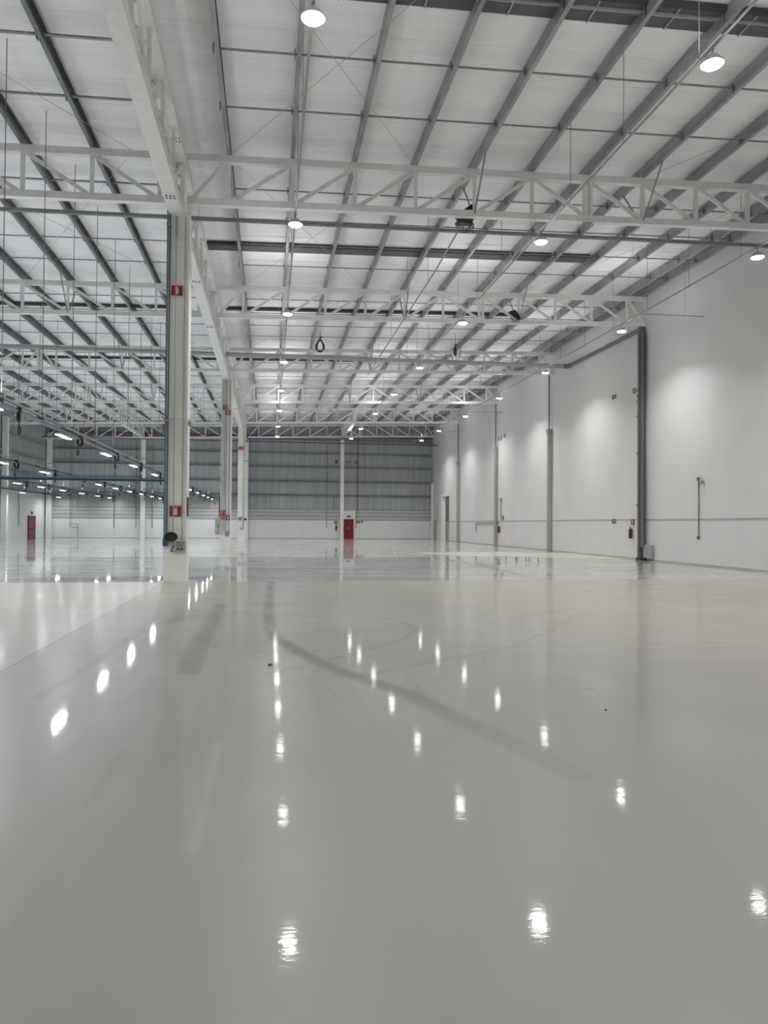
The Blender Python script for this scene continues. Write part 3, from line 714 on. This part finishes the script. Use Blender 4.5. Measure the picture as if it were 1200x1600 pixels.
# ------------------------------------------------------------------ linear lamps on rails (left bay)
def linear():
    t = thing('linear_lamp', 'x', 'lamp')
    bd = MB().box(-.075, .075, -.62, .62, .015, .06).build('body', 'lamp_body', t)
    MB().box(-.07, .07, -.60, .60, 0, .016).build('diffuser', 'lin_lens', bd)
    MB().bar((0, -.4, .06), (0, -.4, .12), .02, .02).bar((0, .4, .06), (0, .4, .12), .02, .02).build('bracket', 'galv', t)
    return t
area = bpy.data.lights.new('linear_light', 'AREA'); area.shape = 'RECTANGLE'; area.size = .14; area.size_y = 1.2; area.energy = LIN_W; area.color = (.94, .98, 1)
area_up_fill = bpy.data.lights.new('linear_roof_fill', 'AREA'); area_up_fill.shape = 'RECTANGLE'; area_up_fill.size = .14; area_up_fill.size_y = 1.2; area_up_fill.energy = LIN_UP_FILL; area_up_fill.color = (.94, .97, 1)  # added upward light for the left bay roof, not from the lamps
proto_lin = linear(); used_lin = [False]
def plug():
    t = thing('hanging_cable_plug', 'x', 'cable')
    b = MB()
    for r, o_, a in ((.11, 0, 0), (.12, .02, .5), (.10, -.02, 1.0)):
        b.tube([(o_ + .3 * r * math.sin(a) * math.cos(u), r * math.cos(u), .02 + 1.25 * r * math.sin(u)) for u in [2 * math.pi * i / 14 for i in range(15)]], .02, 6)
    b.build('coil', 'black', t, smooth=True)
    MB().box(-.05, .05, -.08, .08, .10, .22).build('clamp', 'black', t)
    MB().tube([(0, -.08, .05), (0, -.12, -.15), (0, -.13, -.27)], .012, 6).build('cord', 'black', t)
    b = MB(); b.lathe([(.02, 0), (.045, -.03), (.045, -.17), (.03, -.2)], (0, -.13, -.26), 10); b.build('plug', 'black', t, smooth=True)
    return t
proto_plug = plug(); used_plug = [False]
RAILS = [(-5.88, 'first', [16.4, 21.98, 27.47, 32.81, 38.75, 44.3, 49.8, 55.34, 61.08, 66.6, 71.43, 76.4], 5),
         (-11.08, 'second', [32.33, 38.2, 44.09, 49.68, 54.95, 60.31, 65.6, 71.4, 76.6], 5),
         (-16.03, 'third', [49.58, 54.52, 59.9, 65.7, 71.5, 76.7], 5),
         (-20.9, 'fourth', [66.0, 76.7], 40)]
HID = {'first': [-6, -.3, 5.3, 10.8], 'second': [-6, -.5, 5, 10.4, 15.8, 21.2, 26.8], 'third': [5, 10.4, 15.8, 21.2, 26.8, 32.3, 38, 44], 'fourth': [16, 27, 38, 49, 56]}
for x, nm, ys, ystart in RAILS:
    t = thing('service_rail', 'long blue and grey service rail low in the left bay, %s from the columns' % nm, 'service rail', (x, ystart, 4.1), 'service rails of the left bay')
    L = 77.4 - ystart
    MB().box(-.035, .035, 0, L, .10, .17).build('lower_beam', 'blue_light', t)
    MB().tube([(-.09, 0, .2), (-.09, L, .2)], .035, 8).build('blue_tube', 'blue', t)
    MB().box(-.03, .03, 0, L, .26, .32).build('upper_beam', 'pipe_grey', t)
    y = .6
    while y < L:
        b = MB(); b.tube([(0, y, .3), (0, y, zr(x) - 4.1)], .011, 5); b.box(-.12, .05, y - .02, y + .02, .12, .3)
        b.build('hanger', 'wire', t); y += 2.87
    for i, y in enumerate(ys + HID[nm]):
        vis = i < len(ys)
        q = proto_lin if not used_lin[0] else copy_tree(proto_lin); used_lin[0] = True
        q.location = (x, y, 4.1 - .02)
        if vis: tag(q, 'glowing linear lamp, %s visible one under the %s service rail' % (nth(i, len(ys)), nm), 'lamp', 'linear lamps under the %s rail' % nm)
        else: tag(q, 'linear lamp under a service rail, out of view', 'lamp', 'linear lamps outside the view')
        o = bpy.data.objects.new('lamp_or_fill_light', area); COL.objects.link(o); o.location = (x, y, 4.05)
        o = bpy.data.objects.new('lamp_or_fill_light', area_up_fill); COL.objects.link(o); o.location = (x, y, 4.48); o.rotation_euler.x = math.pi
        if vis and nm != 'fourth':
            q = proto_plug if not used_plug[0] else copy_tree(proto_plug); used_plug[0] = True
            q.location = (x + .02, y + 1.75, 4.12); q.rotation_euler.z = random.uniform(-.5, .5); sc_ = random.uniform(.85, 1.15); q.scale = (sc_, sc_, sc_)
            tag(q, 'black coiled cable with plug under the %s service rail, %s from the viewer' % (nm, ORD[i]), 'cable', 'hanging plugs on the %s rail' % nm)

# ------------------------------------------------------------------ signs, extinguishers
def sign_base(name, label, loc, rotz, wd, hg, mat='sign_red', group=None, draw=None):
    t = thing(name, label, 'sign', loc, group); t.rotation_euler.z = rotz       # faces local -Y
    MB().box(-wd / 2, wd / 2, -.006, .006, -hg / 2, hg / 2).build('plate', mat, t)
    if draw: draw(t, wd, hg)
    return t
def pict_ext(t, w, h):
    b = MB(); s = h
    body = [(-.12, -.36), (.16, -.36), (.16, .14), (.10, .24), (.06, .26), (.06, .33), (-.02, .33), (-.02, .26), (-.06, .24), (-.12, .14)]
    b.prism([(p * s, -(0) * s + q * s) for p, q in body][::1], 'y', -.012, -.006)
    b.box(-.02 * s, .20 * s, -.012, -.006, .35 * s, .39 * s)
    b.bar((-.22 * s, -.009, .06 * s), (-.20 * s, -.009, .30 * s), .006, .035 * s); b.bar((-.20 * s, -.009, .30 * s), (-.04 * s, -.009, .34 * s), .006, .03 * s)
    b.build('extinguisher_symbol', 'sign_white', t)
def pict_bar(t, w, h):
    MB().box(-.12 * w, .16 * w, -.012, -.006, -.32 * h, .30 * h).build('symbol', 'sign_white', t)
def pict_rows(mat='sign_white'):
    def f(t, w, h):
        b = MB()
        for j in (-1, 1):
            for i in (-1, 0, 1): b.box(w * (.28 * i - .1), w * (.28 * i + .1), -.012, -.006, h * (.24 * j - .1), h * (.24 * j + .1))
        b.build('symbol_rows', mat, t)
    return f
def pict_arrow(t, w, h):
    b = MB(); b.box(-.02 * w, .38 * w, -.012, -.006, -.28 * h, .28 * h)
    b.prism([(-.42 * w, 0), (-.12 * w, .22 * h), (-.12 * w, -.22 * h)], 'y', -.012, -.006); b.build('symbol', 'light_grey', t)
F = TY[0] - .315
sign_base('extinguisher_sign', 'red sign with white extinguisher symbol, low on the large foreground column', (-2.585, F, 1.965), 0, .31, .29, draw=pict_ext)
sign_base('extinguisher_sign', 'red sign with white symbol, high on the large foreground column', (-2.615, F, 8.11), 0, .30, .28, draw=pict_ext)
F2 = TY[2] - .32
sign_base('fire_sign', 'square dark red plate with pale marks, high on the second column', (-2.65, F2, 8.47), 0, .27, .30, draw=pict_rows('sign_pale'))
sign_base('fire_sign', 'lower red plate with white symbol, high on the second column', (-2.50, F2 - .02, 8.16), 0, .28, .26, draw=pict_bar)
sign_base('fire_sign', 'tall red plate with rows of pale marks, low on the second column', (-2.71, F2, 2.14), 0, .32, .52, draw=pict_rows('sign_pale'))
sign_base('fire_sign', 'small red sign with pale symbol, low right on the second column', (-2.45, F2 - .02, 1.97), 0, .22, .28, draw=pict_bar)
F3 = TY[4] - .32
sign_base('fire_sign', 'small red sign with white cross-shaped symbol, high on the third column', (-2.63, F3, 8.4), 0, .34, .30, draw=pict_bar)
sign_base('fire_sign', 'small red sign with white symbol, low on the third column', (-2.66, F3, 2.05), 0, .30, .28, draw=pict_bar)
tag(MB().lathe([(.02, -.12), (.1, -.08), (.12, 0), (.1, .08), (.02, .12)], (-2.18, F3 - .05, 2.0), 12).build('alarm_bell', 'sign_dark', smooth=True), 'small dark bell beside the low sign of the third column', 'alarm bell')
R = -math.pi / 2        # face the hall from the right wall (-X side)
XW = XR - .02
def rs(name, lab, y, z, w_, h_, mat, draw): return sign_base(name, lab, (XW, y, z), R, w_, h_, mat, None, draw)
rs('exit_sign', 'small black and white direction sign high on the right wall', 35.7, 8.43, .42, .2, 'sign_dark', pict_arrow)
rs('fire_sign', 'small red framed sign high on the right wall beside the grey downpipe', 33.55, 8.35, .27, .28, 'sign_red', pict_bar)
rs('exit_sign', 'small black and white direction sign low on the right wall', 35.7, 1.89, .42, .2, 'sign_dark', pict_arrow)
rs('fire_sign', 'small red framed sign above the nearest fire extinguisher', 33.7, 1.84, .30, .27, 'sign_red', pict_bar)
rs('exit_sign', 'dark small sign high on the right wall, leftmost of three', 55.1, 8.45, .3, .25, 'sign_dark', pict_arrow)
rs('fire_sign', 'dark red small sign high on the right wall, middle of three', 54.5, 8.45, .25, .35, 'dark_red', pict_bar)
rs('fire_sign', 'dark red small sign high on the right wall, rightmost of three', 53.7, 8.55, .35, .3, 'dark_red', pict_bar)
rs('fire_sign', 'small dark red sign above the farther fire extinguisher', 54.05, 2.2, .42, .32, 'dark_red', pict_bar)
rs('exit_sign', 'tiny dark sign left of the farther fire extinguisher', 55.3, 1.82, .3, .2, 'sign_dark', pict_arrow)

def extinguisher(name, label, loc, rotz):
    t = thing(name, label, 'fire extinguisher', loc, 'fire extinguishers'); t.rotation_euler.z = rotz
    b = MB(); b.lathe([(.07, 0), (.085, .01), (.085, .40), (.075, .45), (.04, .49), (.025, .50), (.025, .53)], (0, -.1, 0), 16); b.build('cylinder', 'ext_red', t, smooth=True)
    MB().box(-.02, .02, -.12, -.08, .53, .57).bar((-.01, -.1, .57), (-.12, -.1, .62), .02, .015).bar((-.01, -.1, .55), (-.11, -.1, .56), .02, .012).build('valve', 'sign_dark', t)
    MB().tube([(.02, -.1, .55), (.1, -.13, .52), (.12, -.12, .35), (.1, -.1, .18)], .013, 6).build('hose', 'black', t)
    MB().box(-.03, .03, -.012, 0, .38, .46).build('wall_hook', 'galv', t)
    return t
extinguisher('fire_extinguisher', 'red fire extinguisher on the right wall beside the wide grey downpipe', (XR - .005, 33.77, 1.02), R)
extinguisher('fire_extinguisher', 'red fire extinguisher farther along the right wall, by the thin downpipe', (XR - .005, 54.8, 1.02), R)
extinguisher('fire_extinguisher', 'red fire extinguisher on the far wall, left of the slim column', (7.12, YF - .005, .95), 0)
sign_base('fire_sign', 'small dark sign above the far wall extinguisher', (7.1, YF - .01, 1.78), 0, .34, .32, 'sign_dark', None, pict_bar)
YG = YF - .035
sign_base('fire_sign', 'small red and white sign high on the far cladding, left of the slim column', (7.03, YG, 8.4), 0, .42, .40, 'sign_pale', None, lambda t, w_, h_: MB().box(-.02, .16, -.012, -.006, -.18, .18).build('symbol', 'dark_red', t))
sign_base('exit_sign', 'small dark sign high on the far cladding, right of the slim column', (8.45, YG, 8.4), 0, .48, .16, 'sign_dark', None, lambda t, w_, h_: MB().box(-.14, .14, -.012, -.006, -.04, .03).build('symbol', 'light_grey', t))
sign_base('fire_sign', 'small red sign high beside the red riser pipe', (9.25, YG, 8.38), 0, .3, .34, 'sign_red', None, pict_bar)
sign_base('fire_sign', 'red sign on the far wall, right of the red door', (9.55, YF - .01, 1.85), 0, .34, .26, 'dark_red', None, pict_bar)
tag(MB().box(9.85, 10.05, YF - .12, YF, 1.78, 2.0).build('alarm_box', 'downpipe_dark'), 'small grey box right of the red sign near the red door', 'alarm box')
t = thing('alarm_valve', 'small dark valve on the frame edge beside the red door', 'valve', (9.30, YF - .12, 1.3))
MB().lathe([(.05, -.06), (.07, 0), (.05, .06)], n=10).build('valve_body', 'downpipe_dark', t, smooth=True); MB().tube([(0, .02, 0), (.05, .02, 1.75)], .02, 6).build('pipe', 'downpipe_dark', t)

# red doors
def red_door(name, label, loc, rotz, wd, hg, surround, mat='red'):
    t = thing(name, label, 'door', loc); t.rotation_euler.z = rotz
    if surround: MB().box(-.62, .72, -.05, .05, 0, 3.1).build('surround', 'sign_white', t)
    lf = MB().box(-wd / 2, wd / 2, -.10, -.05, .01, hg).build('leaf', mat, t)
    b = MB(); b.box(-wd / 2 - .05, -wd / 2, -.12, -.04, 0, hg + .05); b.box(wd / 2, wd / 2 + .05, -.12, -.04, 0, hg + .05); b.box(-wd / 2, wd / 2, -.12, -.04, hg, hg + .05); b.build('frame', 'dark_red', t)
    MB().bar((-wd * .42, -.15, .95), (wd * .42, -.15, .95), .04, .05).box(-wd * .44, -wd * .38, -.15, -.1, .9, 1.0).box(wd * .38, wd * .44, -.15, -.1, .9, 1.0).build('panic_bar', 'sign_dark', lf)
    MB().box(-wd * .17, wd * .17, -.108, -.1, 1.13, 1.22).build('door_label', 'sign_pale', lf)
    MB().box(-wd * .2, wd * .2, -.108, -.1, hg - .22, hg - .15).build('door_closer', 'dark_red', lf)
    return t
red_door('fire_door', 'red fire door in a white surround on the far wall, beside the slim column', (8.47, YF - .05, 0), 0, 1.0, 2.1, True)
sign_base('exit_sign', 'small dark sign over the red door on the far wall', (8.47, YF - .11, 2.45), 0, .44, .2, 'sign_dark', None, lambda t, w_, h_: MB().box(-.16, .16, -.012, -.006, -.03, .03).build('symbol', 'galv', t))
red_door('fire_door', 'dark red door in the left side wall near the far corner', (XL, 74.2, 0), math.pi / 2, 1.9, 2.15, False, 'ext_red')
sign_base('exit_sign', 'small dark sign over the dark red door in the left wall', (XL + .02, 74.4, 2.5), math.pi / 2, .5, .25, 'sign_dark')

# ------------------------------------------------------------------ downpipes on the right wall
def downpipe(Y, label, lower, zc=7.5, r_low=.11):
    t = thing('downpipe', label, 'downpipe', (XR - .175, Y, 0), 'downpipes on the right wall')
    MB().tube([(0, 0, zc), (0, 0, 11.5)], .05, 8).build('upper_tube', 'downpipe_dark', t, smooth=True)
    MB().box(-.14, .14, -.14, .14, zc - .05, zc + .33).build('collar', 'pipe_grey', t)
    MB().box(-r_low, r_low, -r_low, r_low, 0, zc).build('lower_cover', lower, t, bevel=.03)
downpipe(TY[2] + .3, 'downpipe on the right wall by the third truss, dark above and pale below', 'downpipe_light')
downpipe(TY[3], 'downpipe on the right wall by the fourth truss, pale lower cover', 'downpipe_light')
downpipe(TY[4] + .2, 'farthest downpipe on the right wall, by the fifth truss', 'downpipe_light', 7.3)
t = thing('downpipe', 'wide dark grey downpipe on the right wall with a box at its foot', 'downpipe', (XR - .175, TY[1] - .1, 0), 'downpipes on the right wall')
MB().box(-.17, .16, .05, .22, .1, 11.25).build('rear_duct', 'downpipe_dark', t)
MB().tube([(-.05, -.06, .6), (-.05, -.06, 11.0)], .09, 10).build('pipe', 'downpipe_dark', t, smooth=True)
MB().tube([(-.08, .2, .3), (-.08, .2, 8.1)], .055, 8).build('side_pipe', 'galv', t, smooth=True)
b = MB()
for z in (2.6, 5.1, 6.9, 7.6, 7.9, 8.15): b.box(-.19, .0, .1, .28, z, z + .09)
b.build('clamp', 'downpipe_dark', t)
MB().box(-.02, .16, -.75, -.05, .12, .75).build('foot_box', 'pipe_grey', t)
MB().box(-.2, .15, -.1, .3, 0, .14).build('foot', 'dark_gap', t)

# small fittings on the right wall
t = thing('wall_camera', 'thin vertical conduit with a small camera on top, right of the wide downpipe', 'camera', (XR - .04, 28.06, 0))
MB().tube([(0, 0, 1.2), (0, 0, 3.6)], .028, 8).build('conduit', 'galv', t)
MB().box(-.05, .03, -.06, .06, 3.56, 3.7).box(-.05, .03, -.05, .05, 1.1, 1.24).build('junction_box', 'downpipe_dark', t)
MB().bar((-.02, -.08, 3.62), (-.02, -.25, 3.62), .03, .03).lathe([(.02, .06), (.08, .03), (.09, -.06), (.05, -.13), (.01, -.15)], (-.06, -.3, 3.56), 12).build('camera_head', 'light_grey', t, smooth=True)
t = thing('wall_camera', 'thin vertical conduit with a small fitting on top, above the farther extinguisher', 'camera', (XR - .04, 54.5, 0))
MB().tube([(0, 0, 2.0), (0, 0, 3.6)], .028, 8).build('conduit', 'galv', t); MB().box(-.08, .03, -.2, .06, 3.5, 3.75).build('fitting', 'pipe_grey', t)
tag(MB().tube([(XR - .05, 56.4, 1.8), (XR - .05, 61.3, 1.8), (XR - .05, 61.3, 1.05)], .045, 6).build('conduit', 'pipe_grey'), 'grey conduit with a short drop on the lower right wall, beyond the thin downpipe', 'conduit')
tag(MB().tube([(XR - .05, 76.25, 3.7), (XR - .05, 76.25, 1.25)], .04, 6).build('conduit', 'pipe_grey'), 'short grey vertical conduit beside the small grey side door', 'conduit')

# ------------------------------------------------------------------ fittings of the foreground column
YC = TY[0] - .36
t = thing('conduit', 'pair of blue and dark pipes running down the left edge of the foreground column', 'conduit', (-2.86, YC, 0), 'pipes on the foreground column')
MB().box(-.035, .01, -.02, .03, 1.08, 10.9).build('blue_pipe', 'slate', t); MB().tube([(.05, 0, 1.08), (.05, 0, 11.3)], .018, 6).build('dark_pipe', 'blue', t)
MB().box(-.05, .08, -.05, .04, 1.0, 1.2).build('end_fitting', 'blue', t)
b = MB()
for z in (4.45, 7.1, 9.9): b.box(-.05, .08, -.04, .05, z, z + .05)
b.build('clip', 'galv', t)
t = thing('conduit', 'thin grey conduit down the middle of the foreground column face', 'conduit', (-2.64, YC + .02, 0), 'pipes on the foreground column')
MB().tube([(0, -.02, .98), (0, -.02, 10.18)], .017, 6).build('tube', 'pipe_grey', t); MB().tube([(0, -.02, 9.6), (0, -.02, 10.15)], .028, 6).build('socket', 'galv', t)
tag(MB().tube([(-2.40, YC + .02, 1.05), (-2.40, YC + .02, 10.18)], .014, 6).build('conduit', 'galv'), 'thin dark conduit near the right edge of the foreground column', 'conduit', 'pipes on the foreground column')
tag(MB().box(-2.275, -2.262, TY[0] - .26, TY[0] + .0, 1.82, 2.36).build('fire_sign', 'dark_red'), 'narrow red sign seen edge-on on the foreground column flank', 'sign')
t = thing('cable_coil', 'black coiled cable hung on the lower part of the foreground column', 'cable', (-2.68, YC - .03, 1.26))
b = MB()
for i in range(5):
    r = .085 + .012 * i
    b.tube([(1.25 * r * math.cos(u), -.03 - .012 * i, .85 * r * math.sin(u)) for u in [2 * math.pi * k / 20 for k in range(21)]], .02, 6)
b.prism([(.13 * math.cos(2 * math.pi * k / 16), .09 * math.sin(2 * math.pi * k / 16)) for k in range(16)], 'y', -.06, -.01)
b.build('coil', 'black', t, smooth=True)
MB().box(-.03, .03, -.02, .06, .02, .06).build('hook', 'black', t)
t = thing('socket_box', 'grey socket panel with two outlets on the foreground column', 'socket box', (-2.44, YC - .02, 1.0))
MB().box(-.15, .14, -.06, .06, -.14, .15).build('box', 'pipe_grey', t, bevel=.01)
MB().box(-.10, .09, -.075, -.06, 0, .12).build('cover', 'downpipe_dark', t); MB().box(-.09, .08, -.08, -.075, .05, .07).build('label_strip', 'light_grey', t)
for x in (-.055, .045):
    b = MB(); b.tube([(x, -.06, -.075), (x, -.085, -.075)], .035, 12); b.build('outlet', 'sign_dark', t)
t = thing('cable_end', 'short black cable bent like a hook under the middle conduit', 'cable', (-2.64, YC - .01, .9))
MB().tube([(.02, 0, .11), (-.02, -.02, .02), (-.05, -.02, -.04), (.04, -.02, -.045)], .018, 6).build('cord', 'black', t)
tag(MB().box(-2.38, -2.29, YC, YC + .05, .96, 1.12).build('conduit_elbow', 'galv'), 'small grey clamp at the right edge of the foreground column above its base', 'clamp')
tag(MB().lathe([(.03, .1), (.07, .06), (.08, -.05), (.04, -.12)], (-2.21, TY[0] - .2, 4.45), 12).build('security_camera', 'light_grey', smooth=True), 'small pale camera on the right flank of the foreground column', 'camera')
tag(MB().lathe([(.03, .1), (.07, .06), (.08, -.05), (.04, -.12)], (-2.98, TY[0] - .2, 4.3), 12).build('security_camera', 'light_grey', smooth=True), 'small pale camera on the left flank of the foreground column', 'camera')
# paint residue at its foot
tag(MB().box(-2.28, -1.98, TY[0] - .33, TY[0] + .1, .0005, .004).build('paint_residue', 'orange'), 'orange stained strip on the floor right of the foreground column foot', 'stain')
tag(MB().box(-3.05, -2.9, TY[0] - .5, TY[0] + .2, .0005, .004).build('paint_residue', 'yellow'), 'pale yellow strip on the floor left of the foreground column foot', 'stain')

# second and third column fittings
for x, z0, r, m_, lab in [(-2.80, .9, .022, 'light_grey', 'leftmost'), (-2.68, 1.2, .016, 'galv', 'second'), (-2.58, 1.1, .024, 'pipe_grey', 'third'), (-2.40, 1.1, .016, 'galv', 'rightmost')]:
    tag(MB().tube([(x, F2 - .02, z0), (x, F2 - .02, 10.1)], r, 6).build('conduit', m_), 'thin vertical conduit on the second column face, %s' % lab, 'conduit', 'conduits on the second column')
t = thing('electrical_cabinet', 'tall beige cabinet on the left side of the second column', 'cabinet', (-3.04, TY[2] - .2, .95))
MB().box(-.14, .12, -.15, .2, 0, 1.02).build('body', 'beige', t, bevel=.01); cd = MB().box(-.11, .09, -.165, -.15, .04, .98).build('door', 'beige', t); MB().box(.04, .07, -.185, -.165, .45, .6).build('handle', 'sign_dark', cd)
tag(MB().box(-2.99, -2.9, TY[2] - .3, TY[2] - .1, 2.0, 3.2).build('cable_duct', 'downpipe_dark'), 'dark vertical duct above the beige cabinet', 'duct')
t = thing('socket_box', 'small sockets with hanging leads on the second column base', 'socket box', (-2.47, F2 - .06, 1.05))
MB().box(-.12, .12, -.04, .04, 0, .14).build('box', 'pipe_grey', t)
for x in (-.07, .06): MB().tube([(x, -.03, 0), (x, -.05, -.2)], .02, 6).build('lead', 'sign_dark', t)
tag(MB().tube([(-2.36, F3 - .02, 1.1), (-2.36, F3 - .02, 10.1)], .025, 6).build('conduit', 'galv'), 'thin vertical conduit on the third column face', 'conduit')
t = thing('socket_box', 'tiny grey socket box on the third column above its base', 'socket box', (-2.5, F3 - .04, 1.1))
MB().box(-.14, .1, -.04, .04, 0, .14).build('box', 'pipe_grey', t)

# ------------------------------------------------------------------ things hung in the roof
t = thing('speaker_box', 'black wedge box with a coil of cable under it, on the nearest truss', 'box', (5.85, TY[0] - .02, 10.87))
b = MB(); b.prism([(-.36, .14), (.22, .10), (.22, .50), (.1, .50)], 'y', .12, .42); b.build('body', 'black', t)
b = MB()
for i in range(4):
    r = .20 + .03 * i
    b.tube([(-.06 + r * math.cos(u) + .02 * math.sin(3 * u + i), .2 + .05 * i, -.02 + .95 * r * math.sin(u)) for u in [math.pi + math.pi * k / 12 for k in range(13)]], .013, 6)
b.build('cable_coil', 'blue', t, smooth=True)
MB().box(-.3, .15, .15, .4, -.08, .14).build('base', 'sign_dark', t)
t = thing('speaker_box', 'small black device with cables on the second truss', 'box', (11.2, TY[1] - .15, 11.25))
b = MB(); b.prism([(-.25, .35), (.25, -.02), (.25, .15), (.0, .42)], 'y', -.1, .15); b.build('body', 'black', t)
MB().tube([(-.2, -.05, .05), (-.05, -.1, -.12), (.12, -.1, -.1)], .02, 6).build('cable', 'black', t)
def loop(label, x, y, z, s, sq):
    t = thing('hose_coil', label, 'hose', (x, y, z), 'dark green hose coils')
    b = MB()
    for i in range(3):
        b.tube([(s * sq * (.20 + .03 * i) * math.sin(u) * (1 - .35 * math.cos(u)), .02 * i, -.55 * s - s * (.42 - .03 * i) * -math.cos(u) * 1) for u in [2 * math.pi * k / 22 for k in range(23)]], .04, 7)
    b.build('coil', 'darkgreen', t, smooth=True)
    MB().tube([(0, 0, zr(x) - z - .04), (0, 0, -.1)], .012, 6).tube([(0, 0, .05), (0, 0, -.16)], .045, 7).box(-.03, .12, -.03, .03, -.02, .04).build('hook', 'sign_dark', t)
    return t
loop('dark green coiled hose hanging between the second and third trusses, left of the middle', 2.72, 41.0, 12.2, .85, 1.0)
loop('narrow dark green coiled hose hanging before the third truss, right of the middle', 10.6, 41.0, 12.12, .62, .35)

# floor bits
for x, y, q_, lab in [(.02, 8.53, 1.0, 'small black crumb on the floor beside the long grey track'), (2.98, 6.11, .45, 'tiny dark speck on the floor near the middle')]:
    tag(MB().lathe([(.012 * q_, 0), (.03 * q_, .008), (.02 * q_, .02 * q_), (.004 * q_, .026 * q_)], (x, y, 0), 8).build('debris', 'black', smooth=True), lab, 'debris')
# anchor bolts standing on the far floor
for i, (x, y) in enumerate([(10.85, 32.4), (11.18, 32.0), (11.32, 32.2), (11.62, 31.8), (11.72, 31.7), (12.0, 31.3)]):
    tag(MB().lathe([(.03, 0), (.03, .01), (.018, .012), (.018, .16), (.026, .16), (.026, .19)], (x, y, 0), 8).build('anchor_bolt', 'downpipe_dark'), 'small dark anchor bolt on the far floor, %s of six from the left' % ['first', 'second', 'third', 'fourth', 'fifth', 'sixth'][i], 'anchor bolt', 'anchor bolts on the floor')
